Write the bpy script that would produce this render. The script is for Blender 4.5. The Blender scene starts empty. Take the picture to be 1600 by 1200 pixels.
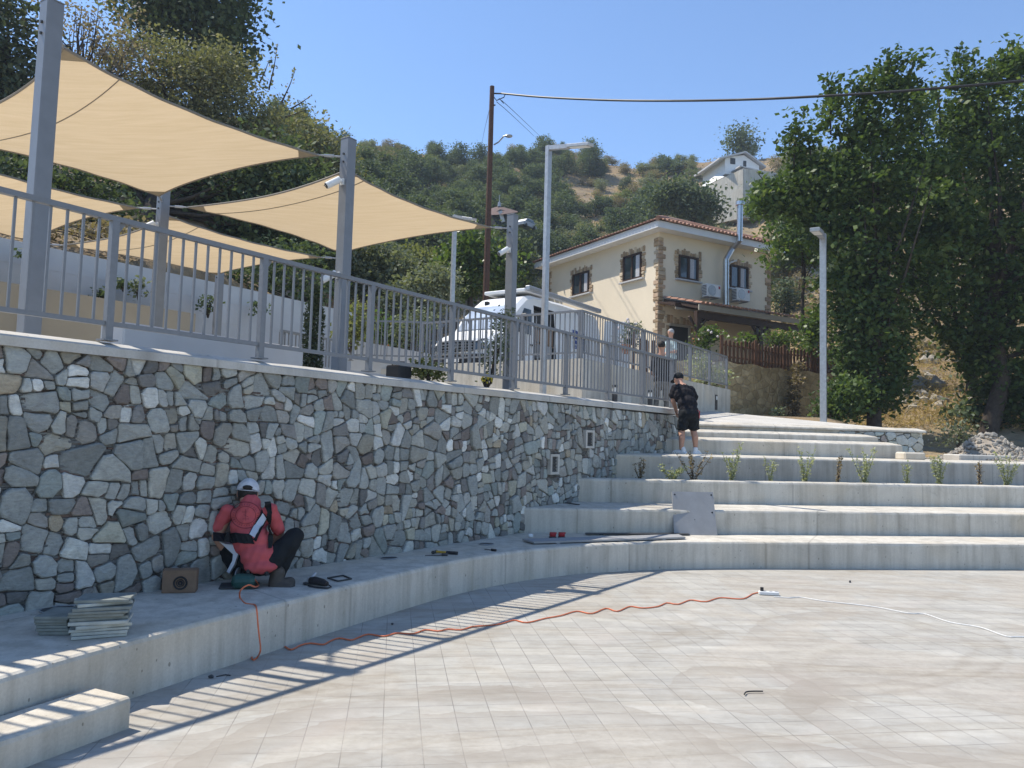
import bpy, bmesh, math, random
import numpy as np
from mathutils import Vector, Matrix
from mathutils.bvhtree import BVHTree
random.seed(7); rng = np.random.default_rng(7)
S = bpy.context.scene
COL = S.collection

# ------------------------------------------------------------------ camera model (photo is 1600 x 1200, f = 1200 px)
F, EYE = 1200.0, 1.6
pitch, roll = math.atan(86/1200), math.atan(.027)
fw = np.array([0, math.cos(pitch), math.sin(pitch)])
r0 = np.array([1., 0, 0]); u0 = np.cross(r0, fw)
cR = math.cos(roll)*r0 + math.sin(roll)*u0
cU = -math.sin(roll)*r0 + math.cos(roll)*u0
CAM = np.array([0, 0, EYE])
def ray(px, py):
    d = fw + (px-800)/F*cR + (600-py)/F*cU
    return d/d[1]
def aty(px, py, d): return CAM + ray(px, py)*d
def atz(px, py, z):
    q = ray(px, py); return CAM + q*((z-EYE)/q[2])
U = np.array([.558, .830, 0]); U /= np.linalg.norm(U)
N = np.array([U[1], -U[0], 0]); KW = -5.65
def W(s, t, z): return N*(KW-t) + U*s + np.array([0, 0, z])      # s along the stone wall, t behind its face
def atw(px, py, t):
    q = ray(px, py); p = CAM + q*((KW-t-N@CAM)/(N@q)); return p
def st(p): return np.array([p@U, KW-p@N, p[2]])
V3 = lambda x, y, z: np.array([x, y, z], float)

# ------------------------------------------------------------------ materials
def newmat(name):
    m = bpy.data.materials.new(name); m.use_nodes = True
    nt = m.node_tree; nt.nodes.clear()
    return m, nt
class NT:
    def __init__(s, nt): s.nt = nt
    def n(s, t, **k):
        nd = s.nt.nodes.new(t)
        for a, b in k.items():
            if a.startswith('i_'):
                nd.inputs[int(a[2:])].default_value = b
            else: setattr(nd, a, b)
        return nd
    def l(s, a, b): s.nt.links.new(a, b)
    def noise(s, vec, scale, detail=4, rough=.55, dist=0):
        nd = s.n('ShaderNodeTexNoise'); nd.inputs['Scale'].default_value = scale
        nd.inputs['Detail'].default_value = detail; nd.inputs['Roughness'].default_value = rough
        nd.inputs['Distortion'].default_value = dist
        if vec is not None: s.l(vec, nd.inputs['Vector'])
        return nd.outputs['Fac']
    def ramp(s, fac, stops):
        nd = s.n('ShaderNodeValToRGB'); cr = nd.color_ramp
        while len(cr.elements) < len(stops): cr.elements.new(.5)
        for e, (p, c) in zip(cr.elements, stops):
            e.position = p; e.color = (*c, 1) if len(c) == 3 else c
        s.l(fac, nd.inputs[0]); return nd.outputs[0]
    def mix(s, fac, a, b, mode='MIX'):
        nd = s.n('ShaderNodeMix', data_type='RGBA', blend_type=mode)
        for sock, v in ((nd.inputs[0], fac), (nd.inputs[6], a), (nd.inputs[7], b)):
            if isinstance(v, (int, float)): sock.default_value = v
            elif isinstance(v, tuple): sock.default_value = (*v, 1)
            else: s.l(v, sock)
        return nd.outputs[2]
    def math(s, op, a, b=0):
        nd = s.n('ShaderNodeMath', operation=op)
        for i, v in enumerate((a, b)):
            if isinstance(v, (int, float)): nd.inputs[i].default_value = v
            else: s.l(v, nd.inputs[i])
        return nd.outputs[0]
    def mapping(s, vec, scale=(1, 1, 1), rot=(0, 0, 0), loc=(0, 0, 0)):
        nd = s.n('ShaderNodeMapping'); nd.inputs['Scale'].default_value = scale
        nd.inputs['Rotation'].default_value = rot; nd.inputs['Location'].default_value = loc
        s.l(vec, nd.inputs['Vector']); return nd.outputs[0]
    def obj(s):
        nd = s.n('ShaderNodeNewGeometry'); return nd.outputs['Position']
    def bsdf(s, col, rough=.8, bump=None, bstr=.3, bdist=.02, spec=.3, metal=0):
        b = s.n('ShaderNodeBsdfPrincipled'); o = s.n('ShaderNodeOutputMaterial')
        if isinstance(col, tuple): b.inputs['Base Color'].default_value = (*col, 1)
        else: s.l(col, b.inputs['Base Color'])
        if isinstance(rough, (int, float)): b.inputs['Roughness'].default_value = rough
        else: s.l(rough, b.inputs['Roughness'])
        b.inputs['Specular IOR Level'].default_value = spec; b.inputs['Metallic'].default_value = metal
        if bump is not None:
            bp = s.n('ShaderNodeBump'); bp.inputs['Strength'].default_value = bstr; bp.inputs['Distance'].default_value = bdist
            s.l(bump, bp.inputs['Height']); s.l(bp.outputs[0], b.inputs['Normal'])
        s.l(b.outputs[0], o.inputs[0]); return b

def scaled(c, k): return tuple(min(1, x*k) for x in c)
def plain(name, c, rough=.6, var=.18, scale=6, spec=.35, metal=0, bump=.1):
    m, nt = newmat(name); t = NT(nt); p = t.obj()
    f = t.noise(p, scale, 5, .6)
    col = t.ramp(f, [(.25, scaled(c, 1-var)), (.75, scaled(c, 1+var))])
    t.bsdf(col, rough, f, bump, .01, spec, metal); return m

def concrete(name, c=(.56, .525, .455), streak=.8, pits=True, warm=.4):
    m, nt = newmat(name); t = NT(nt); p = t.obj()
    big = t.noise(p, 1.3, 5, .6, .4)
    col = t.ramp(big, [(.3, scaled(c, .84)), (.5, c), (.72, scaled(c, 1.12))])
    pv = t.mapping(p, (7, 7, .55)); sv = t.noise(pv, 1.0, 6, .65)
    st_ = t.ramp(sv, [(.42, (1, 1, 1)), (.62, (.72, .71, .69))])
    col = t.mix(streak, col, st_, 'MULTIPLY')
    w = t.noise(p, .8, 3, .5, 1.0); wf = t.ramp(w, [(.5, (0, 0, 0)), (.68, (1, 1, 1))])
    wf2 = t.math('MULTIPLY', wf, warm)
    col = t.mix(wf2, col, (c[0]*1.0, c[1]*.9, c[2]*.76))
    fine = t.noise(p, 60, 4, .7)
    col = t.mix(.35, col, t.ramp(fine, [(.3, (.72, .72, .72)), (.7, (1.15, 1.15, 1.15))]), 'MULTIPLY')
    h = fine
    jv = t.n('ShaderNodeTexVoronoi', feature='DISTANCE_TO_EDGE', voronoi_dimensions='2D'); jv.inputs['Scale'].default_value = .42; t.l(p, jv.inputs['Vector'])
    col = t.mix(.5, col, t.ramp(jv.outputs['Distance'], [(.002, (.45, .44, .43)), (.006, (1, 1, 1))]), 'MULTIPLY')
    zz = t.n('ShaderNodeSeparateXYZ'); t.l(p, zz.inputs[0])
    if pits:
        vo = t.n('ShaderNodeTexVoronoi'); vo.inputs['Scale'].default_value = 13; vo.inputs['Randomness'].default_value = 1
        t.l(t.mapping(p, (1, 1, .6)), vo.inputs['Vector'])
        rr = t.noise(p, 9, 1)
        d = t.math('ADD', vo.outputs['Distance'], t.math('MULTIPLY', rr, .24))
        pit = t.ramp(d, [(.175, (.42, .41, .40)), (.2, (1, 1, 1))])
        col = t.mix(.8, col, pit, 'MULTIPLY')
        sm = t.noise(p, 3.2, 4, .7, 1.2)
        col = t.mix(.6, col, t.ramp(sm, [(.6, (1, 1, 1)), (.72, (.74, .73, .70)), (.8, (.55, .54, .52))]), 'MULTIPLY')
    t.bsdf(col, .9, h, .25, .01, .2); return m

def attr_col(t, name):
    a = t.n('ShaderNodeAttribute', attribute_name=name); return a.outputs['Color']

def stonemat(name):
    m, nt = newmat(name); t = NT(nt); p = t.obj()
    base = t.mix(1, attr_col(t, 'scol'), (.905, .915, .875), 'MULTIPLY')
    n1 = t.noise(p, 11, 7, .72, .9); n2 = t.noise(t.mapping(p, (25, 25, 70)), 1, 5, .6)
    col = t.mix(.8, base, t.ramp(n1, [(.3, (.72, .72, .74)), (.55, (1, 1, 1)), (.75, (1.3, 1.28, 1.22))]), 'MULTIPLY')
    col = t.mix(.5, col, t.ramp(n2, [(.35, (.75, .75, .75)), (.65, (1.2, 1.2, 1.2))]), 'MULTIPLY')
    ru = t.noise(p, 2.7, 3, .6)
    col = t.mix(t.ramp(ru, [(.62, (0, 0, 0)), (.75, (.28, .28, .28))]), col, (.30, .26, .20))
    h = t.math('ADD', t.math('MULTIPLY', n1, 1.2), t.math('MULTIPLY', n2, .5))
    t.bsdf(col, .85, h, .8, .02, .25); return m
def mortarmat(name):
    m, nt = newmat(name); t = NT(nt); p = t.obj()
    sv = t.mapping(p, (14, 14, 60)); n = t.noise(sv, 1, 4, .6, .3)
    col = t.ramp(n, [(.32, (.10, .095, .09)), (.42, (.20, .175, .16)), (.5, (.12, .11, .105)), (.57, (.22, .155, .135)), (.66, (.15, .14, .135)), (.76, (.28, .25, .22))])
    t.bsdf(col, .95, n, 1.0, .03, .1); return m

def leafmat(name, c1, c2, c3=None, trans=.35, gloss=.25, rough=.4):
    m, nt = newmat(name); t = NT(nt)
    a = t.n('ShaderNodeAttribute', attribute_name='rnd')
    stops = [(0, c1), (.7, c2)] + ([(1, c3)] if c3 else [])
    col = t.ramp(a.outputs['Fac'], stops)
    b = t.n('ShaderNodeBsdfPrincipled'); t.l(col, b.inputs['Base Color'])
    b.inputs['Roughness'].default_value = rough; b.inputs['Specular IOR Level'].default_value = gloss
    tr = t.n('ShaderNodeBsdfTranslucent'); t.l(t.mix(1, col, (1.5, 1.6, .7), 'MULTIPLY'), tr.inputs[0])
    mx = t.n('ShaderNodeMixShader'); mx.inputs[0].default_value = trans
    t.l(b.outputs[0], mx.inputs[1]); t.l(tr.outputs[0], mx.inputs[2])
    o = t.n('ShaderNodeOutputMaterial'); t.l(mx.outputs[0], o.inputs[0]); return m

def glassmat(name, c=(.03, .04, .05), rough=.06):
    m, nt = newmat(name); t = NT(nt); p = t.obj()
    f = t.noise(p, 1.5, 3); t.bsdf(t.ramp(f, [(.3, c), (.7, scaled(c, 1.8))]), rough, None, spec=.9); return m

M = {}
M['concrete'] = concrete('cast_concrete')
M['concrete_smooth'] = concrete('smooth_concrete', (.52, .495, .445), .25, False, .15)
M['coping'] = concrete('coping_concrete', (.52, .50, .455), .35, True, .5)
M['ledge'] = M['concrete']
M['stone'] = stonemat('wall_stone'); M['mortar'] = mortarmat('wall_joint')
M['steel'] = plain('painted_grey_steel', (.185, .193, .205), .45, .08, 30, .4, 0, .05)
M['post'] = plain('painted_post_steel', (.19, .20, .215), .42, .08, 8, .45, 0, .05)
M['galv'] = plain('galvanised_steel', (.36, .37, .38), .4, .2, 14, .5, .4, .05)
M['white'] = plain('white_paint', (.74, .74, .73), .5, .05, 3)
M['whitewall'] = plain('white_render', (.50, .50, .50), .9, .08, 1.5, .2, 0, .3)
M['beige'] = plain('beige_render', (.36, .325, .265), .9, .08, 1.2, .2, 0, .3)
M['cream'] = plain('cream_render', (.80, .695, .53), .9, .05, 1.0, .15, 0, .4)
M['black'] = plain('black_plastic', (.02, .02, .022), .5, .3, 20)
M['dark'] = plain('dark_metal', (.045, .047, .05), .5, .2, 20)
M['brownwood'] = plain('dark_brown_timber', (.055, .032, .022), .6, .35, 12, .3, 0, .4)
M['polewood'] = plain('weathered_pole_timber', (.10, .055, .04), .8, .35, 10, .2, 0, .5)
M['fencewood'] = plain('red_brown_fence_timber', (.10, .048, .026), .7, .35, 9, .25, 0, .4)
M['glass'] = glassmat('window_glass')
M['curtain'] = plain('white_curtain', (.5, .5, .52), .9, .15, 18)
M['orange'] = plain('orange_cable', (.62, .16, .07), .5, .1, 20)
M['whiteplastic'] = plain('white_plastic', (.7, .7, .68), .4, .06, 20)
M['red'] = plain('red_plastic', (.35, .02, .025), .4, .2, 20)
M['green_tool'] = plain('green_tool_plastic', (.02, .07, .06), .45, .2, 20)
M['card'] = plain('brown_cardboard', (.20, .13, .085), .9, .12, 20)
M['slate'] = plain('grey_green_slate', (.20, .215, .195), .8, .25, 14, .3, 0, .5)
M['slate2'] = plain('dusty_slate', (.40, .41, .37), .85, .22, 14, .25, 0, .5)
M['board'] = plain('grey_board', (.30, .30, .30), .8, .12, 5, .25, 0, .2)
M['bark'] = plain('tree_bark', (.065, .052, .042), .95, .45, 10, .1, 0, 1.0)
M['soil'] = plain('planter_soil', (.13, .10, .075), .95, .3, 12, .1, 0, .6)
M['yellow'] = plain('yellow_tool', (.55, .33, .04), .5, .15, 20)
M['skin'] = plain('skin', (.46, .25, .17), .55, .06, 14)
M['hair'] = plain('dark_hair', (.02, .016, .013), .7, .4, 60)
M['greyhair'] = plain('grey_hair', (.35, .34, .33), .7, .3, 60)

# ------------------------------------------------------------------ mesh builder
def wl(o):
    p = np.zeros(3)
    while o is not None: p = p + np.array(o.location); o = o.parent
    return p
class MB:
    def __init__(s): s.v = []; s.f = []; s.m = []; s.n = 0
    def add(s, vs, fs, mi=0):
        b = s.n
        s.v.extend([tuple(map(float, q)) for q in vs]); s.n += len(vs)
        for f in fs: s.f.append(tuple(b+i for i in f)); s.m.append(mi)
        return s
    def box(s, c, size, ax=None, mi=0):
        c = np.array(c, float); a = ax if ax is not None else (V3(1, 0, 0), V3(0, 1, 0), V3(0, 0, 1))
        vs = [c + a[0]*size[0]/2*i + a[1]*size[1]/2*j + a[2]*size[2]/2*k for i in (-1, 1) for j in (-1, 1) for k in (-1, 1)]
        fs = [(0, 1, 3, 2), (4, 6, 7, 5), (0, 4, 5, 1), (2, 3, 7, 6), (0, 2, 6, 4), (1, 5, 7, 3)]
        return s.add(vs, fs, mi)
    def cbox(s, c, size, ch=.01, ax=None, mi=0):
        """box with chamfered edges"""
        bm = bmesh.new(); bmesh.ops.create_cube(bm, size=1)
        bmesh.ops.scale(bm, vec=size, verts=bm.verts)
        bmesh.ops.bevel(bm, geom=bm.edges[:], offset=ch, segments=1, affect='EDGES', profile=.5)
        a = ax if ax is not None else (V3(1, 0, 0), V3(0, 1, 0), V3(0, 0, 1)); c = np.array(c, float)
        bm.verts.index_update()
        vs = [c + a[0]*v.co.x + a[1]*v.co.y + a[2]*v.co.z for v in bm.verts]
        fs = [tuple(v.index for v in f.verts) for f in bm.faces]
        bm.free(); return s.add(vs, fs, mi)
    def bar(s, p0, p1, w, h, up=(0, 0, 1), mi=0):
        p0 = np.array(p0, float); p1 = np.array(p1, float); d = p1-p0; L = np.linalg.norm(d); d = d/L
        up = np.array(up, float); x = np.cross(d, up)
        if np.linalg.norm(x) < 1e-4: x = np.cross(d, V3(1, 0, 0))
        x /= np.linalg.norm(x); y = np.cross(x, d)
        return s.box((p0+p1)/2, (L, w, h), (d, x, y), mi)
    def tube(s, path, r, n=8, mi=0, cap=True):
        path = [np.array(p, float) for p in path]; k = len(path)
        rs = [r]*k if isinstance(r, (int, float)) else list(r)
        vs = []; prev = None
        for i, p in enumerate(path):
            d = path[min(i+1, k-1)] - path[max(i-1, 0)]; d = d/(np.linalg.norm(d)+1e-9)
            if prev is None:
                a = V3(0, 0, 1) if abs(d[2]) < .9 else V3(1, 0, 0)
                x = np.cross(d, a)
            else: x = prev - d*(prev@d)
            x /= np.linalg.norm(x)+1e-9; prev = x; y = np.cross(d, x)
            for j in range(n):
                a = 2*math.pi*j/n; vs.append(p + rs[i]*(math.cos(a)*x + math.sin(a)*y))
        fs = [(i*n+j, i*n+(j+1) % n, (i+1)*n+(j+1) % n, (i+1)*n+j) for i in range(k-1) for j in range(n)]
        if cap: fs += [tuple(range(n))[::-1], tuple((k-1)*n+j for j in range(n))]
        return s.add(vs, fs, mi)
    def prism(s, poly, z0, z1, mi=0):
        n = len(poly); z1s = z1 if hasattr(z1, '__len__') else [z1]*n
        vs = [(p[0], p[1], z0) for p in poly] + [(p[0], p[1], z) for p, z in zip(poly, z1s)]
        fs = [tuple(range(n))[::-1], tuple(range(n, 2*n))] + [(i, (i+1) % n, n+(i+1) % n, n+i) for i in range(n)]
        return s.add(vs, fs, mi)
    def extr(s, pts, d, mi=0):
        pts = [np.array(p, float) for p in pts]; d = np.array(d, float); n = len(pts)
        vs = pts + [p+d for p in pts]
        fs = [tuple(range(n))[::-1], tuple(range(n, 2*n))] + [(i, (i+1) % n, n+(i+1) % n, n+i) for i in range(n)]
        return s.add(vs, fs, mi)
    def ell(s, c, r, ax=None, n=12, mi=0):
        a = ax if ax is not None else (V3(1, 0, 0), V3(0, 1, 0), V3(0, 0, 1)); c = np.array(c, float)
        r = (r, r, r) if isinstance(r, (int, float)) else r
        k = n//2; vs = [c + a[2]*r[2]]
        for i in range(1, k):
            th = math.pi*i/k
            for j in range(n):
                ph = 2*math.pi*j/n
                vs.append(c + a[0]*r[0]*math.sin(th)*math.cos(ph) + a[1]*r[1]*math.sin(th)*math.sin(ph) + a[2]*r[2]*math.cos(th))
        vs.append(c - a[2]*r[2]); e = len(vs)-1
        fs = [(0, 1+j, 1+(j+1) % n) for j in range(n)]
        for i in range(k-2):
            b = 1+i*n; fs += [(b+j, b+n+j, b+n+(j+1) % n, b+(j+1) % n) for j in range(n)]
        b = 1+(k-2)*n; fs += [(b+j, e, b+(j+1) % n) for j in range(n)]
        return s.add(vs, fs, mi)
    def cyl(s, p0, p1, r0, r1=None, n=16, mi=0): return s.tube([p0, p1], [r0, r0 if r1 is None else r1], n, mi)
    def disc(s, c, r, h, n=24, mi=0): return s.cyl(c, np.array(c)+V3(0, 0, h), r, r, n, mi)
    def build(s, name, mats, parent=None, origin=None, smooth=False, face_col=None):
        off = wl(parent) if parent is not None else (np.array(origin, float) if origin is not None else np.zeros(3))
        me = bpy.data.meshes.new(name)
        va = np.array(s.v, float) - off
        me.from_pydata(va.tolist(), [], s.f); me.validate()
        mats = mats if isinstance(mats, (list, tuple)) else [mats]
        for m in mats: me.materials.append(M[m] if isinstance(m, str) else m)
        if len(mats) > 1 and len(me.polygons) == len(s.m): me.polygons.foreach_set('material_index', s.m)
        if smooth: me.polygons.foreach_set('use_smooth', [True]*len(me.polygons))
        bm = bmesh.new(); bm.from_mesh(me)
        bmesh.ops.recalc_face_normals(bm, faces=bm.faces); bm.to_mesh(me); bm.free()
        if face_col is not None:
            at = me.attributes.new('scol', 'FLOAT_COLOR', 'FACE')
            at.data.foreach_set('color', np.array([(*c, 1) for c in face_col], np.float32).ravel())
        me.update()
        o = bpy.data.objects.new(name, me); COL.objects.link(o)
        if parent is not None: o.parent = parent
        else: o.location = off
        return o
def tag(o, label, cat, group=None):
    o['label'] = label; o['category'] = cat
    if group: o['group'] = group
    return o
def thing(name, label, cat, loc, group=None):
    o = bpy.data.objects.new(name, None); COL.objects.link(o); o.location = tuple(map(float, loc))
    o.empty_display_size = .2
    return tag(o, label, cat, group)
def structure(o): o['kind'] = 'structure'; return o
def stuff(o): o['kind'] = 'stuff'; return o

# ------------------------------------------------------------------ camera, light, sky
cd = bpy.data.cameras.new('camera'); co = bpy.data.objects.new('camera', cd); COL.objects.link(co)
cd.sensor_width = 36; cd.lens = 27; cd.clip_end = 2000; cd.clip_start = .05
R = Matrix((tuple(cR), tuple(cU), tuple(-fw))).transposed()
co.matrix_world = Matrix.Translation(Vector(CAM)) @ R.to_4x4()
S.camera = co
SUN_EL = math.radians(58.4); sh = V3(.937, -.350, 0); sh /= np.linalg.norm(sh)
sd = V3(sh[0]*math.cos(SUN_EL), sh[1]*math.cos(SUN_EL), -math.sin(SUN_EL))
ld = bpy.data.lights.new('sun', 'SUN'); ld.energy = 3.9; ld.angle = math.radians(.53); ld.color = (1, .935, .83)
lo = bpy.data.objects.new('sun', ld); COL.objects.link(lo)
lo.rotation_euler = Vector(sd).to_track_quat('-Z', 'Y').to_euler()
w = bpy.data.worlds.new('World'); S.world = w; w.use_nodes = True
wt = w.node_tree; wt.nodes.clear()
sk = wt.nodes.new('ShaderNodeTexSky'); sk.sky_type = 'NISHITA'; sk.sun_disc = False
sk.sun_elevation = SUN_EL; sk.sun_rotation = math.atan2(-sh[0], -sh[1])
sk.air_density = 1.0; sk.dust_density = .1; sk.ozone_density = 5.5; sk.altitude = 300
bg = wt.nodes.new('ShaderNodeBackground'); bg.inputs[1].default_value = .135
wo = wt.nodes.new('ShaderNodeOutputWorld'); wt.links.new(sk.outputs[0], bg.inputs[0]); wt.links.new(bg.outputs[0], wo.inputs[0])
S.view_settings.view_transform = 'Standard'; S.view_settings.look = 'None'
S.view_settings.exposure = .74; S.view_settings.gamma = 1
S.render.engine = 'CYCLES'; S.cycles.max_bounces = 6; S.cycles.diffuse_bounces = 3; S.cycles.use_denoising = True
S.cycles.transparent_max_bounces = 4
# ================================================================== GROUND
def catmull(pts, step=.14):
    pts = [np.array(p, float) for p in pts]; out = []
    P = [2*pts[0]-pts[1]] + pts + [2*pts[-1]-pts[-2]]
    for i in range(1, len(P)-2):
        a, b, c, d = P[i-1], P[i], P[i+1], P[i+2]
        k = max(1, int(np.linalg.norm(c-b)/step))
        for j in range(k):
            q = j/k
            out.append(.5*((2*b) + (c-a)*q + (2*a-5*b+4*c-d)*q*q + (3*b-a-3*c+d)*q**3))
    out.append(pts[-1]); return out
def clamp(x, a=0., b=1.): return max(a, min(b, x))
def sstep(a, b, x):
    q = clamp((x-a)/(b-a)); return q*q*(3-2*q)
def vn(x, y):     # cheap value noise
    def hsh(i, j): return (math.sin(i*127.1+j*311.7)*43758.5453) % 1
    i, j = math.floor(x), math.floor(y); fx, fy = x-i, y-j
    fx = fx*fx*(3-2*fx); fy = fy*fy*(3-2*fy)
    return (hsh(i, j)*(1-fx)+hsh(i+1, j)*fx)*(1-fy) + (hsh(i, j+1)*(1-fx)+hsh(i+1, j+1)*fx)*fy
CRX = [-600, 0, 250, 400, 520, 600, 700, 790, 870, 950, 1020, 1085, 1150, 1215, 1300, 1500, 2200]
CRY = [60, 110, 150, 190, 222, 216, 240, 232, 226, 246, 258, 243, 243, 236, 238, 250, 260]
def hill(X, Y):
    a = X/max(Y, .5); px = 800+1200*a
    Yc = np.interp(px, [0, 400, 520, 700, 900, 1200, 1600], [62, 78, 95, 112, 118, 108, 98])
    cy = np.interp(px, CRX, CRY); H = 686+.027*(px-800)
    zc = EYE + (H-cy)/1200*Yc
    Y0 = np.interp(px, [0, 300, 480, 620, 900, 1180, 1240, 1330, 1450, 1700], [15, 17, 22, 38, 45, 45, 34, 27, 23, 22])
    z0 = np.interp(px, [0, 480, 900, 1200, 1300, 1450, 1700], [4.9, 4.9, 4.5, 4.5, 3.4, 1.7, 1.5])
    if Y <= Y0: q = 0.; z = z0
    else:
        q = (Y-Y0)/(Yc-Y0)
        z = z0+(zc-z0)*min(q, 1)**1.05 if q <= 1 else zc-(Y-Yc)*.35
    z += clamp(q*4)*((vn(X*.09, Y*.09)-.5)*3.0*clamp(q*2)*(1-.7*sstep(.7, 1, q)) + (vn(X*.4, Y*.4)-.5)*.7)
    return z, Y0, z0, q
def hterr(X, Y):
    z, Y0, z0, q = hill(X, Y); px = 800+1200*X/max(Y, .5)
    s, t, _ = st(V3(X, Y, 0))
    if t > -3 and s < 17.5 and px < 560:          # behind the stone wall: under the terrace, then the bank
        if t < 1.5: return -.6
        return -.6 + 1.8*sstep(1.5, 4, t) + (max(z, 4.9)-1.2)*sstep(10.75, 11.6, t) if Y < Y0+8 else z
    if Y >= Y0: return z
    if px > 1080:
        near = 1.405 if X > 8.2 else 1.9
        if Y < (16.9 if X < 9.3 else 15.2+(X-8)*.22): return -.6
        zz = near + (2.45-near)*sstep(16.5, 22, Y) if X < 9 else 1.405 + .25*sstep(19, 24, Y)
        return zz + (z0-zz)*sstep(Y0-3.5, Y0, Y) if px < 1340 else zz + (z0-zz)*sstep(Y0-2, Y0, Y)
    if t < -.1 or Y < 12: return -.6
    return 1.0 + (z0-1.0)*sstep(Y0-9, Y0, Y)
def hill_hit(px, py):
    q = ray(px, py); Y = 13.
    while Y < 160:
        p = CAM+q*Y
        if p[2] <= hterr(p[0], p[1]): return p
        Y += .5
    return None

def groundmat():
    m, nt = newmat('dry_hillside_soil'); t = NT(nt); p = t.obj()
    a = t.noise(p, .12, 6, .65, .6); b = t.noise(p, 1.1, 6, .7, .8); c = t.noise(p, .35, 5, .6)
    col = t.ramp(a, [(.3, (.16, .13, .10)), (.48, (.26, .19, .115)), (.62, (.30, .235, .15)), (.78, (.19, .17, .145))])
    col = t.mix(t.ramp(b, [(.5, (0, 0, 0)), (.66, (.85, .85, .85))]), col, (.17, .165, .155))
    col = t.mix(t.ramp(c, [(.52, (0, 0, 0)), (.64, (.7, .7, .7))]), col, (.34, .23, .10))
    t.bsdf(col, .95, b, 1.0, .25, .1); return m
M['ground'] = groundmat()
A_ = np.concatenate([np.linspace(-2.4, -.75, 90), np.linspace(-.73, .75, 190), np.linspace(.77, 2.4, 40)])
Ys = [1.0]
while Ys[-1] < 190: Ys.append(Ys[-1] + max(.3, Ys[-1]*.0115))
vs = []; fs = []; nA = len(A_)
for Y in Ys:
    for a in A_: vs.append((a*Y, Y, hterr(a*Y, Y)))
for i in range(len(Ys)-1):
    for j in range(nA-1): fs.append((i*nA+j, i*nA+j+1, (i+1)*nA+j+1, (i+1)*nA+j))
o = MB().add(vs, fs).build('hillside_terrain', 'ground', smooth=True); structure(o)
# a wide sheet below everything, out to the horizon
o = MB().add([(-470, -60, -3), (470, -60, -3), (470, 300, -3), (-470, 300, -3)], [(0, 1, 2, 3)]).build('ground', 'ground'); structure(o)

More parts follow.
